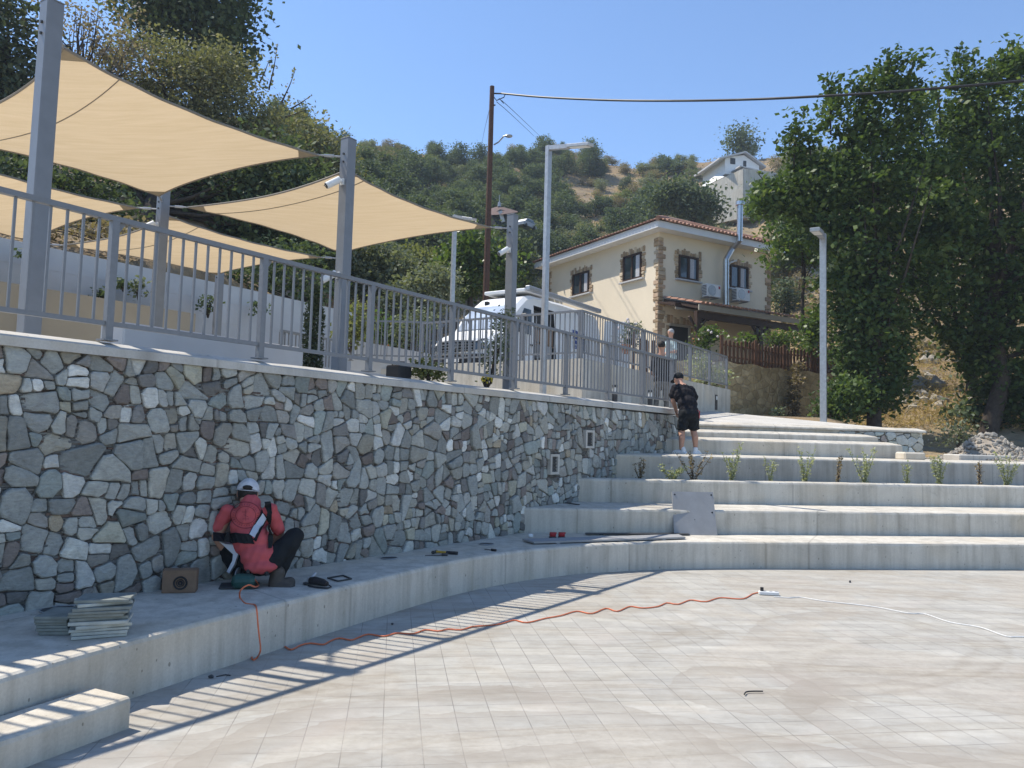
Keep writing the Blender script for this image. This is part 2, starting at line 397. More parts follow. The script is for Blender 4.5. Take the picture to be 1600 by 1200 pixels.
hm, hnt = newmat('thin_summer_haze'); hT = NT(hnt); pv_ = hT.n('ShaderNodeVolumePrincipled'); pv_.inputs['Color'].default_value = (.74, .86, 1, 1); pv_.inputs['Density'].default_value = .0007; ho_ = hT.n('ShaderNodeOutputMaterial'); hT.l(pv_.outputs[0], ho_.inputs['Volume'])
o = MB().box((0, 120, 34), (944, 364, 76)).build('haze', hm); stuff(o)
def plazamat():
    m, nt = newmat('plaza_tiles'); t = NT(nt); p = t.obj()
    rp = t.mapping(p, (1, 1, 1), (0, 0, -.15))
    br = t.n('ShaderNodeTexBrick'); br.offset = 0; br.squash = 1
    br.inputs['Scale'].default_value = 1; br.inputs['Mortar Size'].default_value = .0030; br.inputs['Mortar Smooth'].default_value = .4
    br.inputs['Brick Width'].default_value = .205; br.inputs['Row Height'].default_value = .205
    br.inputs['Color1'].default_value = (.36, .347, .315, 1); br.inputs['Color2'].default_value = (.41, .394, .355, 1)
    br.inputs['Mortar'].default_value = (.215, .205, .19, 1); br.inputs['Bias'].default_value = -.1
    t.l(rp, br.inputs['Vector'])
    col = br.outputs['Color']
    # dust: broad beige sweeps and pale hose-washed streaks lying on the tiles
    d1 = t.noise(p, .55, 4, .55, 1.6); m1 = t.ramp(d1, [(.47, (0, 0, 0)), (.54, (1, 1, 1))])
    fine = t.noise(p, 24, 5, .7)
    dust = t.ramp(fine, [(.3, (.335, .308, .265)), (.7, (.395, .366, .32))])
    col = t.mix(t.math('MULTIPLY', m1, .72), col, dust)
    wv = t.n('ShaderNodeTexWave', wave_type='BANDS'); wv.inputs['Scale'].default_value = .55; wv.inputs['Distortion'].default_value = 9
    wv.inputs['Detail'].default_value = 2; wv.inputs['Detail Scale'].default_value = .55
    t.l(t.mapping(p, (.35, 1.0, 1), (0, 0, .25)), wv.inputs['Vector'])
    sw = t.ramp(wv.outputs['Fac'], [(.0, (.86, .83, .79)), (.05, (1, 1, 1)), (.8, (1, 1, 1)), (.97, (1.10, 1.09, 1.08))])
    col = t.mix(.3, col, sw, 'MULTIPLY')
    st2 = t.noise(t.mapping(p, (1.2, 9, 1), (0, 0, .12)), 1, 5, .6, .6)
    col = t.mix(.5, col, t.ramp(st2, [(.35, (.86, .85, .83)), (.6, (1.08, 1.08, 1.07))]), 'MULTIPLY')
    sp = t.noise(p, 7, 6, .75, .5); col = t.mix(.55, col, t.ramp(sp, [(.3, (.80, .79, .78)), (.62, (1.08, 1.08, 1.08))]), 'MULTIPLY')
    for (cx_, cy_, sc_, ds_) in ((.6, 2.6, .42, 5), (3.4, 1.2, .3, 6), (-1.5, 6.5, .25, 4)):
        wr = t.n('ShaderNodeTexWave', wave_type='RINGS', rings_direction='Z'); wr.inputs['Scale'].default_value = sc_; wr.inputs['Distortion'].default_value = ds_; wr.inputs['Detail'].default_value = 3.5; wr.inputs['Detail Scale'].default_value = 1.1
        t.l(t.mapping(p, (.55, 1, 1), (0, 0, .15), (-cx_*.55, -cy_, 0)), wr.inputs['Vector'])
        col = t.mix(.6, col, t.ramp(wr.outputs['Fac'], [(.0, (1.10, 1.10, 1.09)), (.06, (1, 1, 1)), (.93, (1, 1, 1)), (.965, (.84, .81, .77)), (1, (.97, .96, .94))]), 'MULTIPLY')
    # hand-swept mud smears: broken arcs with a dark rim
    wob = t.math('MULTIPLY', t.math('SUBTRACT', t.noise(p, 1.6, 4, .6), .5), .34)
    brk = t.noise(p, .75, 3, .5, .6)
    for q_, (cx_, cy_, R_, w_) in enumerate(((-.15, 3.65, 1.42, .30), (.3, 2.0, 2.68, .22), (.05, 3.35, .42, .16), (2.5, 4.75, .75, .34), (1.0, 1.2, 4.0, .26), (1.2, .6, 3.7, .2), (1.6, 5.2, .5, .28), (-.6, 3.2, .8, .2), (3.6, 6.0, 1.7, .3))):
        dn = t.n('ShaderNodeVectorMath', operation='DISTANCE'); t.l(p, dn.inputs[0]); dn.inputs[1].default_value = (cx_, cy_, 0)
        rr = t.math('DIVIDE', t.math('SUBTRACT', t.math('ADD', dn.outputs['Value'], wob), R_-w_), w_*1.12)
        m_ = t.ramp(rr, [(.0, (0, 0, 0)), (.25, (.35, .35, .35)), (.86, (.75, .75, .75)), (.9, (1, 1, 1)), (.93, (0, 0, 0))])
        bk = t.ramp(brk, [(.34+.04*(q_ % 3), (0, 0, 0)), (.50, (.7, .7, .7))])
        col = t.mix(t.math('MULTIPLY', m_, bk), col, (.285, .255, .215))
    grit = t.noise(t.mapping(p, (1.6, 4.5, 1), (0, 0, .1)), 1.6, 7, .78, .8); col = t.mix(.55, col, t.ramp(grit, [(.36, (.89, .87, .84)), (.5, (1, 1, 1)), (.68, (1.08, 1.08, 1.08))]), 'MULTIPLY')
    pk = t.noise(p, .9, 3, .5, 1); col = t.mix(t.ramp(pk, [(.56, (0, 0, 0)), (.7, (.25, .25, .25))]), col, (.42, .355, .31))
    h = t.math('SUBTRACT', t.math('MULTIPLY', fine, .25), t.math('MULTIPLY', br.outputs['Fac'], 1.0))
    t.bsdf(col, .75, h, .35, .012, .25); return m
M['plaza'] = plazamat()
o = MB().add([(-7, -4, 0), (16, -4, 0), (16, 12.5, 0), (-7, 12.5, 0)], [(0, 1, 2, 3)]).build('plaza', 'plaza'); structure(o)

# ================================================================== SEATING TIERS
def tier(name, label, pts, prof, mat='concrete', cat='seat tier', group='concrete seat tiers', ends=True, jit=.006):
    """sweep a closed (setback, z) profile along the front line"""
    P = catmull(pts); n = len(P); k = len(prof); vs = []
    for i, p in enumerate(P):
        d = P[min(i+1, n-1)]-P[max(i-1, 0)]; d = d/np.linalg.norm(d); nn = np.array([-d[1], d[0]])
        a = (vn(i*.37, 3.1)-.5)*2*jit + (vn(i*.06, 9.)-.5)*jit*2.5
        for q, (o_, z) in enumerate(prof):
            jj = a if 0 < q < 4 else 0
            if q == 1: z = z + jj - abs(vn(i*.9, 5.5)-.5)*jit
            vs.append((p[0]+nn[0]*(o_+(jj*.5 if q in (1, 2) else 0)), p[1]+nn[1]*(o_+(jj*.5 if q in (1, 2) else 0)), z))
    fs = [(i*k+j, i*k+(j+1) % k, (i+1)*k+(j+1) % k, (i+1)*k+j) for i in range(n-1) for j in range(k)]
    fs += [tuple(range(k))[::-1], tuple((n-1)*k+j for j in range(k))]
    m = MB().add(vs, fs); o = m.build(name, mat, origin=(P[n//2][0], P[n//2][1], prof[0][1]))
    return tag(o, label, cat, group)
def tp(z0, z1, c, wdt, sl=.0): return [(0, z0), (0, z1-c-sl), (c*.35, z1-c*.35-sl), (c*1.0, z1-sl), (min(.36, wdt-.01), z1), (wdt, z1), (wdt, z0)]
T1 = [(-3.6, .6), (-3.3, 1.6), (-2.95, 2.7), (-2.62, 3.6), (-2.33, 4.42), (-1.9, 5.35), (-1.469, 6.22), (-1.08, 6.98), (-.6, 7.85), (-.07, 8.56), (.45, 9.07), (1.02, 9.47), (2.0, 9.90), (2.86, 10.10), (4.3, 10.31), (7.1, 10.70), (11, 11.25)]
tier('seating_tier', 'lowest curved concrete ledge, sweeping round the tiled plaza below the stone wall', T1, tp(-.1, .345, .028, 1.75))
T2 = [(-.25, 10.42), (.27, 10.5), (1.2, 10.62), (2.3, 10.80), (3.75, 11.05), (5.7, 11.37), (7.8, 11.68), (11, 12.15)]
tier('seating_tier', 'second concrete tier from the bottom, the board leans against it', T2, tp(.2, .68, .03, 1.5))
T3 = [(.65, 11.66), (1.1, 11.74), (2.45, 11.90), (4.0, 12.17), (6.3, 12.6), (8.75, 13.06), (12, 13.7)]
tier('seating_tier', 'third concrete tier from the bottom, with sage seedlings along its back edge', T3, tp(.5, 1.035, .035, .30))
T4 = [(1.25, 12.7), (1.8, 12.8), (3.2, 13.05), (4.3, 13.27), (6.5, 13.75), (8.9, 14.25), (12, 14.9)]
tier('seating_tier', 'fourth concrete tier, the one the man in black shorts stands on', T4, tp(.9, 1.412, .03, 1.95, .015))
m = MB(); P3 = catmull(T3); P4 = catmull(T4)
a = [P3[int(i*(len(P3)-1)/20)] for i in range(21)]; b = [P4[int(i*(len(P4)-1)/20)] for i in range(21)]
vs = [(p[0]-.02, p[1]+.25, .985+.02*math.sin(i*2.1)) for i, p in enumerate(a)] + [(p[0], p[1]+.1, .985) for p in b]
m.add(vs, [(i, i+1, 22+i, 21+i) for i in range(20)]); o = m.build('planter_soil_bed', 'soil'); structure(o); o.name = 'soil'
tier('seating_tier', 'fifth concrete tier, tall riser just behind the man in black shorts', [(2.55, 14.5), (3.1, 14.6), (4.4, 14.85), (6.5, 15.25), (7.55, 15.46), (7.95, 15.62)], tp(1.2, 1.742, .03, 1.0, .05))
tier('seating_tier', 'low sixth concrete step directly under the top coping slab', [(2.95, 15.05), (4.4, 15.3), (6.5, 15.68), (7.3, 15.83), (7.62, 15.96)], tp(1.5, 1.90, .03, .8, .05))
tier('seating_tier', 'long topmost concrete step whose slab runs out over the stubby stone wall', [(3.05, 15.5), (4.4, 15.72), (6.5, 16.09), (8.2, 16.39), (8.92, 16.5)], [(0.0, 1.97), (0, 2.005), (.02, 2.018), (.3, 2.068), (.5, 2.072), (.5, 1.97)])
tier('seating_tier', 'set back riser face right under the topmost coping slab', [(3.05, 15.55), (4.4, 15.77), (6.5, 16.14), (7.2, 16.26)], tp(1.6, 1.968, .004, .42))
m = MB(); m.cbox((7.84, 15.1, 1.475), (.42, .38, .16), .03); o = m.build('step_block', 'concrete', origin=(7.84, 15.1, 1.405)); tag(o, 'small concrete step block beside the stubby stone wall', 'step')
m = MB(); m.cbox((10.6, 17.0, 1.46), (2.0, .5, .14), .02, (V3(.98, .19, 0), V3(-.19, .98, 0), V3(0, 0, 1))); o = m.build('kerb_slab', 'concrete_smooth', origin=(10.6, 17, 1.4)); tag(o, 'pale low concrete slab lying in front of the rubble heap', 'slab')
# foreground step block beside the ledge, following its curve
P1 = [(-2.93, 2.0), (-2.72, 2.7), (-2.44, 3.3), (-2.26, 3.68), (-2.0, 4.235)]
tier('step_block', 'chunky low concrete step at the foot of the curved ledge', P1, tp(-.1, .165, .022, .30), cat='step', group=None, jit=.005)

# ================================================================== STONE WALL
STONES = [((0.365, 0.376, 0.365), 6), ((0.324, 0.339, 0.331), 5), ((0.397, 0.400, 0.372), 4), ((0.316, 0.355, 0.342), 2.4), ((0.421, 0.408, 0.365), 3), ((0.405, 0.376, 0.312), 1.3), ((0.446, 0.360, 0.251), .45), ((0.437, 0.416, 0.327), 1.0), ((0.535, 0.536, 0.502), 1.6), ((0.720, 0.710, 0.690), .8), ((0.348, 0.328, 0.304), 1.6)]
SW = np.array([w_ for _, w_ in STONES]); SW /= SW.sum()
def clip(poly, a, b, c):     # keep a*x+b*y<=c
    out = []; n = len(poly)
    for i in range(n):
        p, q = poly[i], poly[(i+1) % n]; fp = a*p[0]+b*p[1]-c; fq = a*q[0]+b*q[1]-c
        if fp <= 0: out.append(p)
        if (fp < 0 < fq) or (fq < 0 < fp):
            k = fp/(fp-fq); out.append((p[0]+k*(q[0]-p[0]), p[1]+k*(q[1]-p[1])))
    return out
def stone_cells(x0, x1, y0, y1, seed, big=.17, small=.06, skip=()):
    r_ = random.Random(seed); seeds = []
    area = (x1-x0+.6)*(y1-y0+.4); tries = int(area*900)
    for k in range(tries):
        f = k/tries; rad = big*(1.15-.25*r_.random()) if f < .25 else (big*.72 if f < .5 else (small*1.5 if f < .8 else small))
        x = r_.uniform(x0-.3, x1+.3); y = r_.uniform(y0-.2, y1+.2)
        ok = True
        for (sx, sy, sr) in seeds:
            if (sx-x)**2*.75+(sy-y)**2*1.35 < (sr+rad)**2*.62: ok = False; break
        if ok: seeds.append((x, y, rad))
    cells = []
    for i, (x, y, r) in enumerate(seeds):
        if x < x0-.15 or x > x1+.15: continue
        poly = [(max(x0, x-.6), max(y0, y-.6)), (min(x1, x+.6), max(y0, y-.6)), (min(x1, x+.6), min(y1, y+.6)), (max(x0, x-.6), min(y1, y+.6))]
        if poly[1][0] <= poly[0][0]+.02 or poly[2][1] <= poly[1][1]+.02: continue
        for j, (X, Y, R_) in enumerate(seeds):
            if i == j or abs(X-x) > 1 or abs(Y-y) > 1: continue
            a, b = X-x, Y-y
            c = (X*X-x*x+Y*Y-y*y + r*r - R_*R_)/2
            poly = clip(poly, a, b, c)
            if len(poly) < 3: break
        if len(poly) < 3: continue
        cx = sum(p[0] for p in poly)/len(poly); cy = sum(p[1] for p in poly)/len(poly)
        if any(a_ < cx < b_ and c_ < cy < d_ for a_, b_, c_, d_ in skip): continue
        cells.append((poly, r))
    return cells
def compact(p):
    n = len(p)
    if n < 3: return 0
    A2 = abs(sum(p[i][0]*p[(i+1) % n][1]-p[(i+1) % n][0]*p[i][1] for i in range(n)))/2; L = sum(math.dist(p[i], p[(i+1) % n]) for i in range(n))
    return 12.57*A2/(L*L+1e-9)
def split_cells(cells, seed, lo=.012, hi=.062):
    r_ = random.Random(seed); out = []; stack = [p for p, _ in cells]
    while stack:
        p = stack.pop(); n = len(p)
        if n < 3: continue
        A2 = abs(sum(p[i][0]*p[(i+1) % n][1]-p[(i+1) % n][0]*p[i][1] for i in range(n)))/2
        xs = [q[0] for q in p]; ys = [q[1] for q in p]; w_, h_ = max(xs)-min(xs), max(ys)-min(ys)
        lim = math.exp(r_.uniform(math.log(lo), math.log(hi)))
        if A2 < lim and max(w_, h_)/max(.01, min(w_, h_)) < 2.1: out.append((p, math.sqrt(A2)/2)); continue
        if A2 < .0016: out.append((p, .03)); continue
        best = None
        for _ in range(8):
            a = (r_.gauss(math.pi/2, .26) if h_ > w_*r_.uniform(.8, 1.1) else r_.gauss(0, .26))
            cx = min(xs)+w_*r_.uniform(.3, .7); cy = min(ys)+h_*r_.uniform(.3, .7); a_, b_ = math.cos(a), math.sin(a); c_ = a_*cx+b_*cy
            A, B = clip(p, a_, b_, c_), clip(p, -a_, -b_, -c_)
            sc_ = min(compact(A), compact(B)) + r_.uniform(0, .06)
            if best is None or sc_ > best[0]: best = (sc_, A, B)
        if best[0] < .5 and A2 < hi*1.3: out.append((p, math.sqrt(A2)/2)); continue
        stack += [best[1], best[2]]
    return out
def inset(poly, d):
    n = len(poly); A2 = sum(poly[i][0]*poly[(i+1) % n][1]-poly[(i+1) % n][0]*poly[i][1] for i in range(n))
    sg = 1 if A2 > 0 else -1; out = list(poly)
    for i in range(n):
        p, q = poly[i], poly[(i+1) % n]; dx, dy = q[0]-p[0], q[1]-p[1]; L = math.hypot(dx, dy)
        if L < 1e-5: continue
        a, b = dy/L*sg, -dx/L*sg           # outward normal
        out = clip(out, a, b, a*p[0]+b*p[1]-d)
        if len(out) < 3: return None
    return out
def add_stones(mb, cols, cells, fun, seed, depth=.05, grow=.0, gap=(.0008, .0065)):
    r_ = random.Random(seed)
    for poly, rad in cells:
        d = r_.uniform(*gap)+(.004 if r_.random() < .2 else 0)
        pl = inset(poly, d)
        if not pl: continue
        # knock some corners off and roughen the edges
        q2 = []; n = len(pl)
        for i in range(n):
            p = pl[i]; a = pl[i-1]; b = pl[(i+1) % n]; la = math.dist(p, a); lb = math.dist(p, b)
            c = min(la, lb)*r_.choice((.06, .09, .12, .15, .18, .22, .28, .36))
            if la < .02 and lb < .02: q2.append(p); continue
            q2.append((p[0]+(a[0]-p[0])*c/la, p[1]+(a[1]-p[1])*c/la)); q2.append((p[0]+(b[0]-p[0])*c/lb, p[1]+(b[1]-p[1])*c/lb))
        pl = []; n = len(q2)
        for i in range(n):
            p, q = q2[i], q2[(i+1) % n]; L = math.dist(p, q); pl.append(p)
            if L > .07:
                k = 2 if L < .16 else 3
                for j in range(1, k):
                    e = j/k; pl.append((p[0]+(q[0]-p[0])*e+r_.gauss(0, .0045), p[1]+(q[1]-p[1])*e+r_.gauss(0, .0045)))
        n = len(pl); cx = sum(p[0] for p in pl)/n; cy = sum(p[1] for p in pl)/n
        ix, iy = r_.gauss(0, .06), r_.gauss(0, .06); pr = r_.uniform(0, .034)+(.004 if rad > .1 else -.008)
        ch = min(.015, rad*.14)
        ring = lambda k, off: [fun(cx+(p[0]-cx)*(1-k/max(.03, math.dist(p, (cx, cy)))), cy+(p[1]-cy)*(1-k/max(.03, math.dist(p, (cx, cy)))), off - (p[0]-cx)*ix - (p[1]-cy)*iy + r_.gauss(0, .0015)) for p in pl]
        v0 = [fun(p[0], p[1], .05) for p in pl]; v1 = ring(0, -pr+ch*.8); v2 = ring(ch*.5, -pr+ch*.2); v3 = ring(ch*1.3, -pr-.001)
        vc = fun(cx, cy, -pr-r_.uniform(-.002, .014))
        vs = v0+v1+v2+v3+[vc]
        fs = [(k*n+i, k*n+(i+1) % n, (k+1)*n+(i+1) % n, (k+1)*n+i) for k in range(3) for i in range(n)] + [(3*n+i, 3*n+(i+1) % n, 4*n) for i in range(n)]
        mb.add(vs, fs)
        c0 = STONES[r_.choices(range(len(STONES)), SW)[0]][0]; k = r_.uniform(.74, 1.26)
        if rad < .08 and r_.random() < .3: c0 = r_.choice([(.27, .22, .20), (.60, .60, .58), (.24, .23, .225)])
        gy = sum(c0)/3; ds = .22; cols.extend([tuple(min(1, (x+(gy-x)*ds)*k) for x in c0)]*len(fs))
S_END = 14.41
root = thing('stone_wall', 'long retaining wall of irregular grey field stones under a concrete coping', 'wall', W(7, 0, .3))
lights = [(9.43, 9.68, 1.11, 1.40), (10.47, 10.75, 1.49, 1.77)]
LSK = [(a-.04, b+.04, c-.05, d+.05) for a, b, c, d in lights]
cells = [q for q in split_cells(stone_cells(.3, S_END-.0, .25, 2.14, 11, .36, .17), 4) if not any(a < sum(v[0] for v in q[0])/len(q[0]) < b and c < sum(v[1] for v in q[0])/len(q[0]) < d for a, b, c, d in LSK)]
mb = MB(); cols = []
add_stones(mb, cols, cells, lambda s, z, t: W(s, t+.03, z), 5)
ce = stone_cells(.03, .75, .9, 2.14, 13, .13, .05)
add_stones(mb, cols, ce, lambda t, z, o_: W(S_END+o_*-1+.03-.03, t, z)+U*0, 6)
mb.build('masonry', 'stone', root, face_col=cols)
rs = random.Random(41); z = .27
while z < 2.13:
    h = rs.uniform(.010, .022); s = .3+rs.random()*.05
    while s < S_END-.06:
        L_ = rs.uniform(.05, .16); L_ = min(L_, S_END-.02-s); dpt = rs.uniform(.037, .056); n0 = len(mb2.f) if 'mb2' in globals() else 0
        if 'mb2' not in globals(): mb2 = MB(); cols2 = []
        mb2.extr([W(s, dpt, z), W(s+L_-.004, dpt, z+rs.uniform(-.003, .003)), W(s+L_-.004, dpt, z+h-.003), W(s, dpt, z+h-.003+rs.uniform(-.003, .003))], -N*.03)
        c0 = rs.choice([(.24, .175, .155), (.25, .235, .22), (.19, .195, .20), (.28, .275, .26), (.20, .18, .17), (.24, .245, .25)]); cols2.extend([scaled(c0, rs.uniform(.5, .95))]*(len(mb2.f)-n0)); s += L_
    z += h
mb2.build('slate_packing', 'stone', root, face_col=cols2)
m = MB(); m.extr([W(.3, .062, -.1), W(S_END-.04, .062, -.1), W(S_END-.04, .062, 2.13), W(.3, .062, 2.13)], -N*.72); m.build('mortar_core', 'mortar', root)
# coping: chamfered slab with a slightly wavy edge
m = MB(); n = 110; prof = [(.0, 2.132), (0, 2.196), (.016, 2.206), (.16, 2.246), (.42, 2.246), (.42, 2.132)]; vs = []
for i in range(n+1):
    s = .3 + (S_END-.0-.3)*i/n; j = (vn(i*.45, 2.2)-.5)*.008
    for k, (t_, z) in enumerate(prof): vs.append(W(s, t_+(j if k < 3 else 0)-.012, z+(j*.5 if k in (1, 2) else 0) + (.05*clamp((s-6)/8))*(1 if k in (1, 2, 3, 4) else .6)))
k = len(prof); fs = [(i*k+j, i*k+(j+1) % k, (i+1)*k+(j+1) % k, (i+1)*k+j) for i in range(n) for j in range(k)] + [tuple(range(k))[::-1], tuple(n*k+j for j in range(k))]
m.add(vs, fs); m.build('coping', 'coping', root)
copz = lambda s: 2.242+.05*clamp((s-6)/8)
for i, (a, b, c, d) in enumerate(lights):
    t_ = thing('wall_light', ['recessed wall light with white frame set lower in the stone wall', 'recessed wall light with white frame set higher, nearer the far end of the stone wall'][i], 'wall light', W((a+b)/2, 0, c), 'recessed lights in the stone wall')
    m = MB(); fr = .035
    for (p, q, e, f_) in ((a, b, c, c+fr), (a, b, d-fr, d), (a, a+fr+.01, c+fr, d-fr), (b-fr-.01, b, c+fr, d-fr)):
        m.extr([W(p, -.012, e), W(q, -.012, e), W(q, -.012, f_), W(p, -.012, f_)], -N*.08)
    m.build('frame', 'concrete_smooth', t_)
    m = MB(); m.extr([W(a+fr, .03, c+fr), W(b-fr, .03, c+fr), W(b-fr, .03, d-fr), W(a+fr, .03, d-fr)], -N*.03)
    m.build('backplate', 'dark', t_)
    m = MB()
    for k in range(5):
        z = c+fr+.02+(d-c-2*fr-.04)*k/4; m.bar(W(a+fr, .018, z), W(b-fr, .018, z), .012, .022)
    m.build('louvre', 'dark', t_)

# ================================================================== RAILINGS
def railing(label, p0, p1, zr, h, nb, name='railing', nbay=1, foot=0., group=None, cat='railing', sp=.112, post=(.055, .055), zf=None, drop=.0):
    """p0,p1: ground points of the line (2d arrays); zr: z of the top; zf: function giving foot z"""
    p0 = np.array(p0, float)[:2]; p1 = np.array(p1, float)[:2]; L = np.linalg.norm(p1-p0); d = (p1-p0)/L
    ax = (V3(d[0], d[1], 0), V3(-d[1], d[0], 0), V3(0, 0, 1))
    P = lambda s, z: V3(p0[0]+d[0]*s, p0[1]+d[1]*s, z)
    zt = lambda s: zr + drop*s/L
    root = thing(name, label, cat, P(L/2, zr-h), group)
    MB().bar(P(-.02, zt(0)-.02), P(L+.02, zt(L)-.02), .05, .04).build('handrail', 'steel', root)
    MB().bar(P(0, zt(0)-h+.13), P(L, zt(L)-h+.13), .03, .035).build('bottom_rail', 'steel', root)
    for k in range(nbay+1):
        s = L*k/nbay; z = zt(s); m = MB()
        m.bar(P(s, z-h-foot), P(s, z-.04), post[0], post[1], ax[1])
        m.box(P(s, z-h+.005), (.11, .11, .012), ax)
        m.extr([P(s+.028, z-.04), P(s+.028, z-.14), P(s+.09, z-.04)], ax[1]*.012)
        m.build('post', 'steel', root)
    bl = L/nbay
    for k in range(nbay):
        m = MB(); q = max(1, int(round(bl/sp)))
        for i in range(1, q):
            s = k*bl+bl*i/q
            m.bar(P(s, zt(s)-h+.14), P(s, zt(s)-.035), .017, .017, ax[1])
        m.build('baluster_panel', 'steel', root)
    return root
g = lambda s, t: W(s, t, 0)[:2]
RT = .10
railing('grey steel balustrade along the coping of the long stone wall', g(.3, RT), g(14.15, RT), 3.20, .955, 0, nbay=10, drop=.055)

# ================================================================== TERRACE
def flat(name, poly, z, mat, th=.2):
    m = MB(); m.prism(poly, z-th, z); o = m.build(name, mat); structure(o); return o
flat('terrace_floor', [g(-6, .38), g(14.41, .38), g(26, .38), g(26, 11), g(-6, 11)], 2.19, 'concrete_smooth', .4)
# back wall and planter wall
m = MB(); m.extr([W(-4, 10.4, 1.8), W(-4, 10.4, 5.14), W(12.0, 10.4, 5.14), W(15.6, 10.4, 5.10), W(15.6, 10.4, 1.8)], -N*.3)
for k in range(5):
    z = 2.7+k*.5; m.bar(W(-4, 10.397, z), W(15.6, 10.397, z), .006, .012)
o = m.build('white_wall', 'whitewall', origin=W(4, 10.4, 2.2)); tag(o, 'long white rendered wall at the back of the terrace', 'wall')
m = MB()
m.extr([W(-4, 9.5, 1.8), W(-4, 9.5, 4.16), W(10.0, 9.5, 4.16), W(10.0, 9.5, 1.8)], -N*.18)
m.extr([W(9.82, 9.68, 1.8), W(9.82, 9.68, 4.157), W(9.82, 10.4, 4.157), W(9.82, 10.4, 1.8)], U*.177)
root = thing('planter_wall', 'beige rendered planter wall in front of the white wall', 'wall', W(4, 9.5, 2.2))
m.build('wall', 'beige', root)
m = MB(); m.extr([W(-4, 9.68, 4.06), W(9.82, 9.68, 4.06), W(9.82, 10.4, 4.06), W(-4, 10.4, 4.06)], V3(0, 0, .02)); m.build('soil_surface', 'soil', root)
for i in range(3): pass
# white bench block near the railing
m = MB(); c = (W(4.75, 2.8, 2.5)+W(7.2, 3.25, 2.5))/2
m.cbox(c+V3(0, 0, .0), (2.6, .5, .60), .02, (U, -N, V3(0, 0, 1)))
o = m.build('bench_block', 'whitewall', origin=c-V3(0, 0, .3)); tag(o, 'long white bench block on the terrace behind the balustrade', 'bench')

# ================================================================== SHADE POSTS AND SAILS
AX = (U, N, V3(0, 0, 1))
posts = {}
rows = [1.35, 5.35, 9.15]; colsS = [3.07, 6.6, 10.3]
plabels = {(0, 0): 'tall grey shade post at the near end of the balustrade', (1, 0): 'tall grey shade post between the first two sails, with two spotlights', (2, 0): 'grey shade post at the far end of the sails, in front of the white van',
           (1, 1): 'grey shade post under the meeting corner of all four sails', (2, 1): 'grey shade post hidden straight behind another post, second row', (2, 2): 'slim dark shade post standing in the planter by the white wall',
           (0, 1): 'grey shade post outside the picture edge, second row', (1, 2): 'grey shade post at the planter behind the nearest post', (0, 2): 'grey shade post at the planter, beyond the picture edge'}
ztop = 5.28
for (i, j), lb in plabels.items():
    s, t = colsS[i], rows[j]; b = W(s, t, 2.19)
    root = thing('shade_post', lb, 'post', b, 'posts carrying the shade sails')
    m = MB(); m.cbox(b+V3(0, 0, (ztop-2.19)/2), (.14, .14, ztop-2.19), .006, AX); m.build('shaft', 'post', root)
    m = MB(); m.cbox(b+V3(0, 0, .012), (.3, .3, .022), .004, AX)
    for a in (-1, 1):
        for c_ in (-1, 1): m.cyl(b+U*.11*a+N*.11*c_+V3(0, 0, .02), b+U*.11*a+N*.11*c_+V3(0, 0, .055), .012, n=6)
    m.build('base_plate', 'galv', root)
    m = MB(); m.cbox(b+V3(0, 0, ztop-2.19+.006), (.146, .146, .012), .003, AX); m.build('cap_plate', 'post', root)
    m = MB()
    for k in (.2, .3): m.cyl(b+U*-.072+V3(0, 0, ztop-2.19-k), b+U*-.085+V3(0, 0, ztop-2.19-k), .014, n=8)
    m.build('bolt', 'dark', root)
    posts[(i, j)] = b
def sailmat():
    m, nt = newmat('shade_sail_fabric'); t = NT(nt); p = t.obj()
    n1 = t.noise(t.mapping(p, (1.5, 14, 3), (0, 0, .98)), 1, 4, .6, .4)
    c1 = t.ramp(n1, [(.3, (.505, .42, .295)), (.7, (.57, .475, .345))])
    c2 = t.ramp(n1, [(.3, (.60, .45, .26)), (.7, (.68, .52, .32))])
    d = t.n('ShaderNodeBsdfDiffuse'); t.l(c1, d.inputs[0]); tr = t.n('ShaderNodeBsdfTranslucent'); t.l(c2, tr.inputs[0])
    mx = t.n('ShaderNodeMixShader'); mx.inputs[0].default_value = .42
    t.l(d.outputs[0], mx.inputs[1]); t.l(tr.outputs[0], mx.inputs[2]); o = t.n('ShaderNodeOutputMaterial'); t.l(mx.outputs[0], o.inputs[0]); return m
M['sail'] = sailmat()
M['webbing'] = plain('sail_edge_webbing', (.24, .21, .17), .8, .1, 20)
M['patch'] = plain('sail_corner_patch', (.36, .29, .19), .8, .1, 20)
